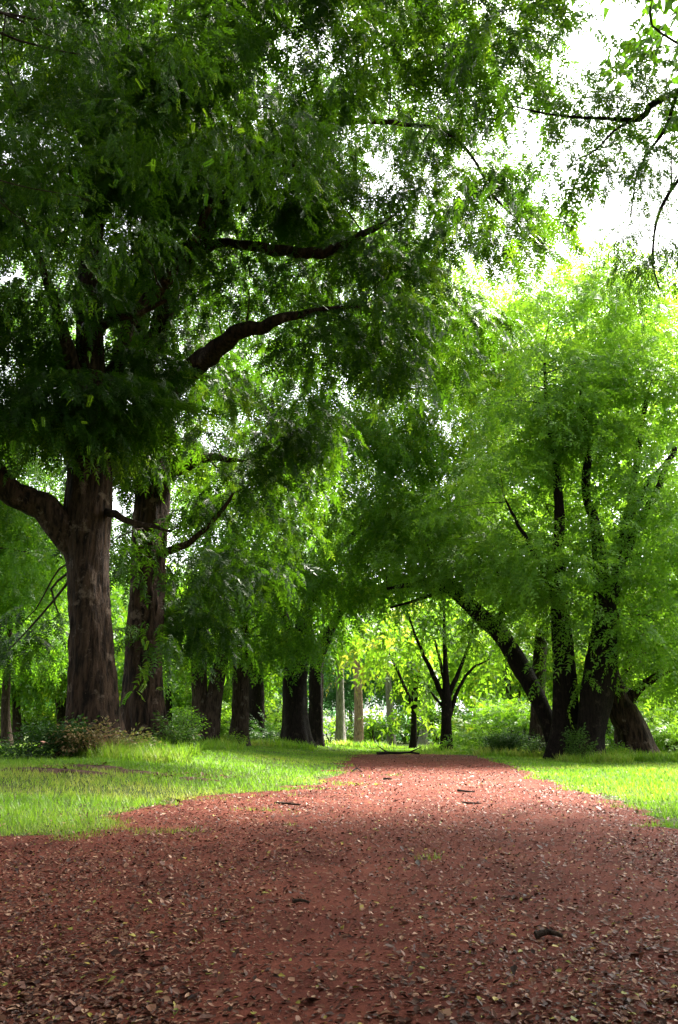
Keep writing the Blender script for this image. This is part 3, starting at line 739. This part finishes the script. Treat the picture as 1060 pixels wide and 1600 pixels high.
tree('leaning black tree whose trunk slants left and arches over the path',
    [(876,1170,39,28),(852,1115,39,25),(832,1075,39.5,27),(815,1045,40,29),(785,995,40.5,26),(755,965,41,25),(715,930,41.5,18),(680,912,42,13),(640,914,42.5,8),(605,920,43,4)],
    [wpath([(745,957,41,14),(715,915,41,10),(690,885,41,7),(672,860,41,4)]), wpath([(775,985,40.6,12),(790,930,40.4,8),(775,880,40,6),(770,820,40,3)]), wpath([(700,920,41.6,8),(660,935,41.5,5),(610,950,41.5,3)])],
    [E(720,880,41,90,45,3), E(640,885,42,70,30,3), E(760,900,40,70,60,3), E(690,800,42,90,60,4)], 'bark_black', 'leaf_right', 13, 36, .025, .06, .3, arch, droop=.02)
tree('upright dark trunk crossing in front of the leaning tree', [(839,1174,41.5,27),(840,1120,41.5,22),(842,1060,41.5,22),(845,1010,41.5,20),(850,930,41.5,14),(860,840,41.5,9)], [wpath([(846,1005,41.5,9),(862,970,41,6),(880,920,41,4)])],
    [E(830,960,40,60,50,2.5), E(800,870,41,80,70,3)], 'bark_mid', 'leaf_right', 14, 30, .02, .06, .3, arch, droop=.02)
tree('stout grey-brown trunk leaning left at the right picture edge',
    [(998,1190,37,54),(991,1150,37,47),(976,1115,37,45),(958,1085,37,41),(948,1040,37,32),(955,980,37.5,22),(975,900,38,14)],
    [wpath([(970,1105,37,26),(1000,1075,36.8,15),(1030,1055,36.5,11),(1075,1040,36,7)])],
    [E(1030,1020,36,70,50,3), E(1000,930,37.5,70,60,3), E(1085,1040,36,50,50,3)], 'bark', 'leaf_right', 15, 64, .035, .07, .3, arch, droop=.02,
    stems=[wpath([(972,1188,38,24),(972,1120,38,20),(978,1060,38.5,16),(990,1000,38.5,10)])])

# overhead trees with trunks outside the frame; unseen foliage added for shade
tree('near tree spreading black foliage across the top of the picture',
    np.array([[-8.8, 9.5, 0, .55], [-8.7, 9.6, 3, .45], [-8.4, 9.8, 6, .36], [-7.9, 10.1, 8.6, .24], [-7.5, 10.4, 11, .12], [-7, 10.8, 13, .06]]),
    [np.array([[-8.4, 9.8, 5.5, .16], [-7.6, 10.6, 7.6, .10], [-7.0, 11.2, 9.2, .06], [-6.4, 11.6, 10.2, .03]]), np.array([[-8, 10.3, 8.4, .14], [-6.5, 9.2, 10.5, .08], [-3.5, 8, 12.5, .05], [0, 7.5, 13.5, .03]])],
    [E(120,170,12.5,190,120,2.0,lai=1.0), E(330,190,13,160,90,2.0,lai=.8), E(150,330,13.5,140,70,1.5,lai=.4), E(20,380,13,60,120,1.4,lai=.4),
     E(200,60,16,330,130,2.4,lai=3.2,lod='mid'), E(520,20,16.5,200,100,2.4,lai=2.8,lod='mid'), E(100,260,17,190,110,2,lai=2.0,lod='mid'),
     E(700,10,16.2,150,75,2.4,lai=2.2,lod='mid'), E(800,110,16.5,120,80,2,lai=1.3,lod='mid'), E(60,-150,11,380,180,4,lai=1.2,lod='mid'), E(600,-250,11,420,170,4,lai=1.2,lod='mid'),
     ((0, -2.5, 13.5), (7, 5.5, 2.4), 'bg', D(lai=6)), ((-9, -2, 13), (5, 5, 2.4), 'bg', D(lai=5)), ((-17, 6, 12), (5, 8, 4), 'bg', D(lai=2.4)),  # bg blobs: unseen foliage added to shade the near path and crowns
     ((-12, 11, 22.5), (7, 6.5, 2.2), 'bg', D(lai=4)), ((-3, 10.5, 22.5), (6.5, 6.5, 2.2), 'bg', D(lai=4)), ((-15, 14, 15), (3.5, 6, 6), 'bg', D(lai=2.2))],  # unseen high foliage added to darken the upper left crowns
    'bark_black', 'leaf_dark', 21, 32, .02, .06, .3, arch, world=True)
tree('tree reaching in from the right with thin silhouetted sprays against the white sky',
    np.array([[9.6, 12.5, 0, .5], [9.5, 12.6, 3, .42], [9.2, 12.9, 7, .34], [8.6, 13.3, 10, .26], [8.4, 13.6, 13, .16]]),
    [wpath([(1230,60,13.2,22),(1120,95,14,16),(1060,140,14,12),(1015,165,14,11),(1000,186,14,8),(930,185,14,5),(870,180,14.2,3.5),(800,165,14.5,2)]), wpath([(1005,180,14,7),(965,200,14,4),(930,235,14,2.5),(900,250,14,1.5)]),
     wpath([(1180,170,13.5,12),(1090,250,14,7),(1035,320,14,5),(1020,400,14,3),(1030,450,14,1.5)]), wpath([(1060,140,14,7),(1040,200,14,5),(1000,260,14.4,3),(985,340,14.6,2)])],
    [E(1035,330,14,45,120,1.2,lai=1.5), E(1030,170,14.3,40,70,1.2,lai=1.3), E(930,190,14.5,70,40,1.2,lai=2.0), E(985,290,14.6,35,90,1,lai=.9), E(1010,60,15,50,40,1.2,lai=.5), E(890,260,15,60,45,1,lai=1.2),
     E(1190,100,13.5,90,160,2,lai=1.4,lod='mid'), ((9, -2, 13.5), (6, 5.5, 2.2), 'bg', D(lai=5)), ((14, 14.5, 23.5), (5, 3, 1.6), 'bg', D(lai=5)), ((10, 10, 20.5), (5.5, 3, 1.5), 'bg', D(lai=5)), ((8, 7.5, 17), (5.5, 3, 1.5), 'bg', D(lai=5)), ((4, 10.5, 20.5), (4.5, 2.4, 1.4), 'bg', D(lai=5)), ((14, 17.5, 21), (4, 3, 1.8), 'bg', D(lai=5)), ((12.5, 16.8, 27), (4, 2.6, 1.4), 'bg', D(lai=5)), ((9.5, 13.2, 25.8), (4, 2.2, 1.3), 'bg', D(lai=5)), ((16, 9, 16), (4, 4, 3), 'bg', D(lai=3.5)),  # bg blobs: unseen high foliage added to keep sun off the near path
     E(960,120,16,100,60,1.6,lai=.7,lod='mid'), E(900,230,17,90,50,1.6,lai=.75,lod='mid'), E(1045,240,16,60,80,1.4,lai=.7,lod='mid'), E(860,60,17,90,60,1.6,lai=.8,lod='mid'), E(800,270,18,70,50,1.4,lai=.6,lod='mid')],
    'bark_black', 'leaf_dark', 22, 28, .02, .06, .3, arch, world=True)
tree('unseen broad tree added behind the camera, shading the near part of the path',
    np.array([[7.5, -6, 0, .6], [7.4, -6, 4, .5], [7, -6, 7, .4], [6.6, -5.8, 11, .2]]), [np.array([[7.1, -6, 6, .3], [5, -4, 9, .2], [3, -2, 11, .1]]), np.array([[7.1, -6, 6, .3], [9, -4, 9, .2], [11, -2, 11, .1]])],
    [((7, -8, 12), (9, 7, 3.5), 'bg', D(lai=4)), ((-3, -9, 11), (8, 7, 4), 'bg', D(lai=4)), ((-13, -5, 10), (7, 7, 5), 'bg', D(lai=2.6)), ((15, -7, 10), (6, 6, 4), 'bg', D(lai=2.4)), ((3, -17, 9), (17, 5, 8), 'bg', D(lai=2.2)), ((-17, -8, 10), (5, 9, 9), 'bg', D(lai=2.2))],  # unseen crown added to close off the sky behind the camera
    'bark_black', 'leaf_dark', 24, 20, .02, .06, .3, world=True)

# ------------------------------------------------------------------ slim trees beyond the path's end
YG = 'leaf_yellow'
tree('black vase-shaped tree with spreading limbs standing beyond the end of the path',
    [(699,1172,52,18),(698,1130,52,15),(698,1095,52,16),(697,1060,52,10),(695,1000,52,6),(694,940,52,3)],
    [wpath(q) for q in ([(696,1098,52,10),(680,1060,52,8),(663,1025,51.5,6),(648,990,51,4),(638,960,51,2)], [(700,1090,52,10),(712,1060,52,7),(722,1035,52,5),(735,1000,52,4),(742,960,52,2)],
        [(702,1120,52,8),(712,1090,52,6),(721,1068,52,5),(738,1045,52,4),(765,1030,52,2)], [(698,1085,52,7),(690,1040,52.5,5),(680,1000,53,3)], [(694,1105,52,5),(680,1090,52,4),(668,1070,52,2)])],
    [E(680,985,53,60,45,3,lai=1.0,tint=.35), E(740,985,53,50,45,3,lai=1.2,tint=.3), E(650,960,54,50,35,3,lai=.9), E(745,1040,53,30,22,2,lai=.7)], 'bark_black', YG, 31, 20, .01, .06, .3)
tree('slim dark tree with two upright limbs left of the vase-shaped one', [(646,1170,62,11),(647,1135,62,9),(648,1105,62,9),(652,1065,62,6),(658,1020,62,4),(664,980,62,2)],
    [wpath([(646,1110,62,6),(634,1075,62,5),(620,1045,62,4),(608,1020,62,2)]), wpath([(645,1110,62,4),(645,1070,62,4),(642,1030,62,2)])],
    [E(625,1030,63,45,40,3,lai=1.2), E(660,1010,63,45,40,3,lai=1.1), E(600,990,64,55,35,3,lai=1.2,tint=.6), E(672,1080,63,22,30,2,lai=.8), E(632,1090,64,24,28,2,lai=.9)], 'bark_black', YG, 32, 16, .01, .05, .3)
tree('tall pale grey straight trunk in the opening at the end of the path', [(532,1170,70,16),(532,1100,70,13),(531,1010,70,11),(531,930,70,8),(532,850,70,5)], [], [E(545,930,70,60,60,3,lai=1.4), E(530,830,70,80,70,4)], 'bark_grey', 'leaf_mid', 33, 20, .02, .04, .35)
tree('pale tan trunk streaked orange beside the grey one', [(561,1162,85,15),(560,1080,85,13),(556,1030,85,10),(552,960,85,8),(550,900,85,5)], [wpath([(558,1050,85,6),(566,1010,85,5),(572,970,85,3)])], [E(575,1010,84,35,40,3,lai=.9,tint=.95), E(560,930,85,70,50,4,tint=.7)], 'bark_orange', YG, 34, 18, .02, .04, .3)
tree('pale trunk leaning slightly left with a dark foot', [(612,1162,90,13),(609,1100,90,11),(606,1050,90,9),(604,980,90,6)], [], [E(610,960,90,70,60,4)], 'bark_grey', 'leaf_mid', 35, 16, .02, .04, .3)
tree('short pale trunk between the slim tree and the vase-shaped tree', [(661,1164,95,14),(664,1110,95,10),(665,1060,95,8),(666,990,95,5)], [], [E(670,990,95,60,50,4)], 'bark_grey', 'leaf_mid', 36, 16, .02, .04, .3)
tree('thin white trunk seen right of the vase-shaped tree', [(743,1160,100,6),(742,1100,100,5),(742,1040,100,4),(741,980,100,3)], [], [E(745,980,100,50,50,4)], 'bark_grey', 'leaf_mid', 37, 12, .01, .04, .3)
tree('thin pale leaning trunk among the far bushes right of the white one', [(761,1160,102,7),(757,1110,102,5),(752,1070,102,4),(750,1000,102,3)], [], [E(765,1000,102,50,50,4)], 'bark_grey', 'leaf_mid', 38, 12, .01, .04, .3)
tree('yellowish leaning tree with a forked trunk behind the leaning black tree', [(812,1165,68,13),(802,1110,68,11),(792,1060,68,9),(784,1010,68,5)], [wpath([(806,1130,68,7),(812,1080,68,6),(822,1040,68,4)])], [E(790,1020,68,60,60,4,lai=1.6), E(830,1030,68,50,50,4)], 'bark_mid', YG, 39, 16, .01, .05, .3)
tree('broad tree filling the gap behind the huge trunk at the left edge', [(-120,1165,38,30),(-118,1050,38,24),(-110,900,38,18),(-90,760,38,12)], [[(-110,900,38,12),(-40,800,38,9),(20,720,38,5)]], [E(20,740,38,120,120,4,lai=2.2), E(-100,720,38,130,140,4), E(90,850,40,80,100,4,lai=1.6), E(110,560,40,150,130,3,lai=1.5), E(20,420,40,100,110,3,lai=1.1), E(20,830,42,100,80,4)], 'bark_mid', 'leaf_mid', 45, 20, .02, .05, .3)
tree('tall pale green tree whose crown stands behind the right-hand clump', [(1000,1172,58,30),(1000,1050,58,24),(990,900,58,18),(980,700,58,12),(980,560,58,5)], [[(990,900,58,12),(930,780,58,8),(880,680,58,4)], [(990,850,58,10),(1040,740,58,7),(1070,640,58,4)]], [E(960,520,58,140,130,5,lai=1.8), E(860,640,56,110,130,5,lai=1.8), E(1040,680,57,110,170,5,lai=1.8), E(940,800,57,130,110,5), E(800,700,58,90,130,5)], 'bark_mid', 'leaf_right', 46, 24, .02, .05, .3)
# left background
tree('slender brown trunk at the left picture edge', [(11,1164,44,15),(9,1110,44,13),(11,1060,44,12),(15,1000,44,9),(20,920,44,5)], [wpath([(11,1050,44,6),(30,1010,44,4),(55,980,44,2)])], [E(40,960,43,80,80,4,lai=2.4), E(-40,960,43,70,90,4), E(60,880,43,70,60,3,lai=2.4)], 'bark_mid', 'leaf_mid', 41, 20, .01, .05, .3)
tree('grey trunk behind the slender one in the left background', [(28,1162,66,15),(26,1110,66,12),(23,1060,66,11),(18,1000,66,7)], [wpath([(24,1080,66,6),(36,1040,66,4),(44,1000,66,2)])], [E(30,1010,66,60,60,4), E(60,1060,67,40,30,3,lai=1.2,tint=.6)], 'bark_mid', 'leaf_mid', 42, 16, .01, .05, .3)
tree('forked grey trunk left of the huge trunk in the background', [(98,1160,72,13),(94,1110,72,11),(89,1070,72,9),(84,1020,72,5)], [wpath([(97,1130,72,7),(104,1095,72,6),(112,1060,72,4)])], [E(85,1030,71,60,50,4,tint=.6), E(150,1040,72,50,60,4,tint=.6)], 'bark_mid', 'leaf_mid', 43, 16, .01, .05, .3)
tree('faint thin trunk far back between the left background trees', [(59,1160,92,10),(60,1110,92,8),(60,1060,92,6)], [], [E(60,1040,92,50,50,4)], 'bark_mid', 'leaf_haze', 44, 12, .01, .05, .3)

# ------------------------------------------------------------------ woods behind: whole trees copied from four prototypes
def proto(kind, seed, mat, leaf, h):
    cr = [((0, 0, h * .62), (h * .30, h * .30, h * .34), 'bg', D(lai=2.4)), ((h * .16, -h * .1, h * .42), (h * .2, h * .2, h * .18), 'bg', D(lai=1.8)), ((-h * .17, h * .05, h * .45), (h * .2, h * .2, h * .2), 'bg', D(lai=1.8))]
    r = tree('x', np.array([[0, 200.0, 0, h * .018], [.1, 200, h * .2, h * .014], [.3, 200.1, h * .45, h * .009], [.2, 200, h * .8, h * .003]]), [], [((c[0][0], c[0][1] + 200, c[0][2]), c[1], c[2], c[3]) for c in cr], mat, leaf, seed, 12, .01, .05, .3, world=True, group='x')
    return r
protos = [proto(k, 60 + k, m, l, h) for k, (m, l, h) in enumerate((('bark_mid', 'leaf_mid', 19), ('bark_grey', 'leaf_haze', 22), ('bark_mid', YG, 15), ('bark_mid', 'leaf_right', 20)))]
MARKS = [(-1e9, 'left picture edge'), (147, 'huge trunk'), (225, 'mottled trunk'), (320, 'twin-stemmed tree'), (375, 'knobbly trunk'), (462, 'thickest black trunk'), (532, 'tall grey trunk'), (561, 'tan trunk'), (611, 'pale leaning trunk'),
         (647, 'slim two-limbed tree'), (699, 'vase-shaped tree'), (839, 'upright dark trunk'), (905, 'black pair'), (998, 'stout leaning trunk'), (1e9, 'right picture edge')]
SEEN = {}
def where(lead, px):
    k = max(i for i, m in enumerate(MARKS[:-1]) if m[0] <= px)
    t = '%s between the %s and the %s' % (lead, MARKS[k][1], MARKS[k + 1][1])
    SEEN[t] = SEEN.get(t, 0) + 1
    return t if SEEN[t] == 1 else t.replace(' between', (', second back,', ', third back,', ', farthest back,')[min(SEEN[t] - 2, 2)] + ' between')
LBL = ['mid green', 'tall haze-tinted green', 'yellow green', 'bushy pale green']
rs = np.random.RandomState(91)
used = [False] * 4
spots = []
for row, (Yr, nx, wid) in enumerate(((64, 11, 1.05), (84, 13, 1.0), (108, 15, .95), (130, 15, .95))):
    for i in range(nx):
        x = (i + .5 - nx / 2) / nx * Yr * wid * 1.5 + rs.randn() * 1.2
        y = Yr + rs.randn() * 3
        px = 530 + F * x / y
        if row == 0 and 480 < px < 790: continue
        if row == 1 and 505 < px < 700: continue
        k = (2 if (px > 380 and rs.rand() < .45) else 0 if px < 480 else 3) if row < 2 else (1 if rs.rand() < .6 else 2 if rs.rand() < .4 else 0)
        spots.append((k, x, y))
for k, x, y in spots:
    o = protos[k] if not used[k] else copy_tree(protos[k]); used[k] = True
    o.location = (x, y, float(terrain(x, y)) - .05); s = .8 + .4 * rs.rand(); o.scale = (s, s, s * (.9 + .2 * rs.rand())); o.rotation_euler = (0, 0, rs.rand() * 6.28)
    o['label'] = where(LBL[k] + ' tree', 530 + F * x / y); o['group'] = LBL[k] + ' trees of the woods far behind the avenue'
for k in range(4):
    if not used[k]: protos[k].location = (-90 + k, 120, 0)

# ------------------------------------------------------------------ bushes
def bush(label, px, py, Y, w, h, leaf, seed, dens=1.6, lod='far', tint=.5, depth=None, name='bush', group=None, stems=5):
    """py is the foot of the bush, w and h its size in photo pixels"""
    c = P(px, py, Y); t = depth_t(py, Y) / F; z = float(terrain(c[0], c[1])); base = np.array([c[0], c[1], z])
    W, H = w * t / 2, h * t
    root = empty(name, base); tag(root, label, 'bush', group)
    cr = Crown(seed); rs = np.random.RandomState(seed)
    cr.blob(base + [0, 0, H * .42], (W, depth or W * .8, H * .5), lod, lai=dens, tint=tint, droop=-.5, shell=.2, clump=max(.12, min(W, H) * .35))
    for k in range(3):
        a = rs.rand() * 6.28
        cr.blob(base + [math.cos(a) * W * .5, math.sin(a) * W * .4, H * (.3 + .35 * rs.rand())], (W * .5, W * .45, H * .36), lod, lai=dens * .8, tint=tint + .06, droop=-.6, shell=.2, clump=max(.1, min(W, H) * .25))
    b = Bag()
    for k in range(stems):
        a = rs.rand() * 6.28; e = base + [math.cos(a) * W * .6, math.sin(a) * W * .5, H * (.5 + .4 * rs.rand())]
        k4 = catmull(np.array([[*base + [0, 0, -.1], .03 * H], [*(base * .6 + e * .4 + [0, 0, H * .1]), .02 * H], [*e, .006 * H]]), H / 5)
        b.add(*tube(k4[:, :3], k4[:, 3], 5))
    link('stem', b.mesh('stem', base), M['twig'], root)
    tag(link('foliage', cr.mesh('foliage', base), M[leaf], root), kind='stuff'); return root
TPL['weed'] = [spray_template(RS, .34, 8, .085, 0, .085, .045, True, -.1) for _ in range(5)]; AREA['weed'] = np.mean([area(t) for t in TPL['weed']])
bush('dark glossy bush spilling to the left from the foot of the huge trunk', 88, 1203, 20.4, 70, 56, 'leaf_dark_bush', 101, 2.6, 'weed')
bush('low dark creeping bush left of the glossy one on the bare soil', 45, 1207, 20, 70, 24, 'leaf_dark_bush', 102, 2.2, 'weed')
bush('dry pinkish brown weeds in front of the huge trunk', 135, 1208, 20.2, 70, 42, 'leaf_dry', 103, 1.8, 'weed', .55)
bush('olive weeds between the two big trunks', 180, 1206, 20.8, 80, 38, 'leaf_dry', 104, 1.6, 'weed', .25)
bush('leafy weed clump at the right foot of the mottled trunk', 265, 1183, 24.8, 70, 52, 'leaf_dark_bush', 105, 1.8, 'weed', .8)
bush('straggly thin shrub standing right of the mottled trunk', 285, 1170, 30, 46, 70, 'leaf_mid', 106, .6, 'weed', .3)
bush('small pale plant at the foot of the knobbly trunk', 368, 1164, 41, 24, 20, 'leaf_mid', 107, 1.6, 'weed', .7)
bush('shaded green bush under the black trunk on the rise', 420, 1158, 52, 70, 30, 'leaf_dark_bush', 108, 2.2, 'far', .6)
bush('dark bush left of the upright trunk on the right', 797, 1175, 40.8, 80, 34, 'leaf_dark_bush', 109, 2.8, 'weed', .6)
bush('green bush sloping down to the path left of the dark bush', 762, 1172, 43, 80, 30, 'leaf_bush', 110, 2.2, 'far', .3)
bush('broad leaved sapling in front of the widest black trunk', 912, 1192, 33.6, 36, 52, 'leaf_dark_bush', 111, 1.5, 'weed', .9)
bush('small weed between the upright trunk and the black pair', 838, 1182, 39, 36, 22, 'leaf_dark_bush', 112, 1.6, 'weed', .8)
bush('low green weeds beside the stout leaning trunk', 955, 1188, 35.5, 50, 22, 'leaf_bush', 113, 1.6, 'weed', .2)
rs = np.random.RandomState(77)
BG = [(330,1158,58,70,70),(290,1158,62,60,90),(360,1158,60,50,56),(425,1160,60,46,64),(455,1160,66,40,60),(515,1165,96,50,40),(550,1165,98,40,34),(583,1165,88,36,44),(590,1166,100,40,40),(632,1165,104,40,40),(680,1166,106,50,44),(685,1166,80,40,60),
      (720,1166,86,60,54),(750,1166,74,70,60),(780,1166,62,70,72),(815,1168,58,80,80),(850,1168,60,70,70),(890,1172,56,80,80),(960,1180,50,90,80),(1010,1180,47,90,76),(1050,1180,44,80,70),(1095,1180,45,80,80),(975,1170,58,90,110),(1060,1170,56,110,120),
      (5,1158,92,90,60),(50,1158,84,70,70),(85,1158,96,70,70),(120,1158,88,60,60),(180,1158,84,80,80),(-50,1160,80,90,80),(240,1158,76,60,80)]
BG.sort(key=lambda q: q[2])
BL = {'leaf_bush': 'bright yellow green', 'leaf_mid': 'deeper green', 'leaf_yellow': 'golden green'}
for i, (px, py, Y, w, h) in enumerate(BG):
    lf = ['leaf_bush', 'leaf_bush', 'leaf_mid', 'leaf_bush', 'leaf_yellow'][i % 5]
    bush(where(BL[lf] + ' bush', px), px, py, Y, w * 1.25, h, lf, 200 + i, 1.7, 'far' if Y < 66 else 'bg', .45, group=BL[lf] + ' thicket bushes beyond the trunks')

# far wood closing the view
rs = np.random.RandomState(55); cr = Crown(55)
for i in range(32):
    a = (i - 15.5) / 15.5 * 1.15; d = 165 + rs.randn() * 8
    cr.blob((math.sin(a) * d, math.cos(a) * d, 8 + rs.rand() * 4), (8, 6, 9 + rs.rand() * 5), 'wood', lai=.9, spread=1.6)
ww = link('far_wood', cr.mesh('far_wood', (0, 0, 0)), M['leaf_haze']); tag(ww, 'haze-tinted bluish green mass of far woodland closing the view', 'woodland', kind='stuff')

# ------------------------------------------------------------------ remains of a low brick wall behind the left trunks
M['brick'] = ground_mat('old_brick', [(.35, (.20, .10, .075)), (.6, (.38, .22, .17))], 5, .01, .9)
def brick_mesh(rs):
    V = np.array([[x, y, z] for x in (-.5, .5) for y in (-.5, .5) for z in (-.5, .5)]) * [1, 1, 1] + rs.randn(8, 3) * .03
    Q = np.array([[0, 1, 3, 2], [4, 6, 7, 5], [0, 4, 5, 1], [2, 3, 7, 6], [0, 2, 6, 4], [1, 5, 7, 3]]); return mesh_np('brick', V, None, Q)
BM = [brick_mesh(rs) for _ in range(5)]
def low_wall(label, px, py, Y, n, courses, bw, bh):
    c = P(px, py, Y); z = float(terrain(c[0], c[1])); root = empty('low_wall', (c[0], c[1], z)); tag(root, label, 'wall')
    core = Bag(); w = n * bw
    V = np.array([[x, y, q] for x in (-w / 2 + .03, w / 2 - .03) for y in (-.1, .1) for q in (-.1, courses * bh - .02)])
    core.add(V, np.array([[0, 1, 3, 2], [4, 6, 7, 5], [0, 4, 5, 1], [2, 3, 7, 6], [0, 2, 6, 4], [1, 5, 7, 3]]))
    link('mortar', core.mesh('mortar', smooth=False), M['dirt'], root)
    for j in range(courses):
        for i in range(n - (rs.randint(0, 3) if j == courses - 1 else 0)):
            o = link('brick', BM[rs.randint(5)], M['brick'], root)
            o.location = ((i + .5 * (j % 2) + .25 - n / 2) * bw, rs.randn() * .012, (j + .5) * bh)
            o.scale = (bw * .93, .26, bh * .88); o.rotation_euler = (0, 0, rs.randn() * .03)
low_wall('low ruined brick wall behind the straggly shrub, right of the mottled trunk', 285, 1158, 40, 6, 5, .26, .16)
low_wall('single low course of pale bricks in the grass left of the huge trunk', 92, 1158, 40, 7, 2, .26, .16)

# ------------------------------------------------------------------ single bright fronds hanging in the dark crowns
def frond_mesh(rs):
    fs = []
    for i in range(9):
        u = (i + 1) / 9.5
        for s in (-1, 1):
            b = np.array([u, 0, -.35 * u * u]); a = s * (1.15 - .35 * u); d = np.array([math.cos(a), math.sin(a), -.25 + .1 * rs.randn()]); l = .30 * (1 - .35 * abs(u - .45)) ; w = np.array([-math.sin(a), math.cos(a), .1]) * .055
            fs.append([b, b + d * l * .4 + w, b + d * l, b + d * l * .4 - w])
    f = np.array(fs); V = f.reshape(-1, 3)
    return mesh_np('frond', V, None, np.arange(len(V)).reshape(-1, 4), {'tint': np.full(len(V), rs.rand())})
FM = [frond_mesh(rs) for _ in range(6)]
def fronds(root, spots, size):
    o3 = np.array(root.location)
    crown = [c for c in root.children if c.name.startswith('crown')][0]
    for px, py, Y in spots:
        for k in range(rs.randint(2, 4)):
            p = P(px + rs.randn() * 9, py + rs.randn() * 7, Y + rs.randn() * .2) - o3
            o = link('frond', FM[rs.randint(6)], M['leaf_frond'], crown); o.location = p
            s = size * (.45 + .65 * rs.rand()); o.scale = (s, s, s); o.rotation_euler = (rs.randn() * .5, .5 + rs.randn() * .4, rs.rand() * 6.28)
top = [o for o in SC.objects if o.get('label', '').startswith('near tree spreading')][0]
fronds(top, [(210,120,11.4),(208,105,11.4),(312,185,11.6),(318,175,11.6),(375,205,11.8),(392,215,11.8),(345,245,12),(240,252,11.5),(130,205,11.5),(112,270,11.8),(185,285,12),(315,300,12.2),(60,360,12),(280,140,11.6),(165,255,11.8)], .20)
fronds(T1, [(100,610,17.6),(115,660,17.6),(130,700,17.6),(70,730,17.4),(60,650,17.4),(105,740,17.4),(160,560,17.8),(150,470,17.8),(85,570,17.4),(25,690,17.2),(135,615,17.5),(155,700,17.6)], .28)
fronds(T2, [(215,1000,24.2),(230,1065,24),(205,1080,24.2),(222,1040,24.1)], .42)
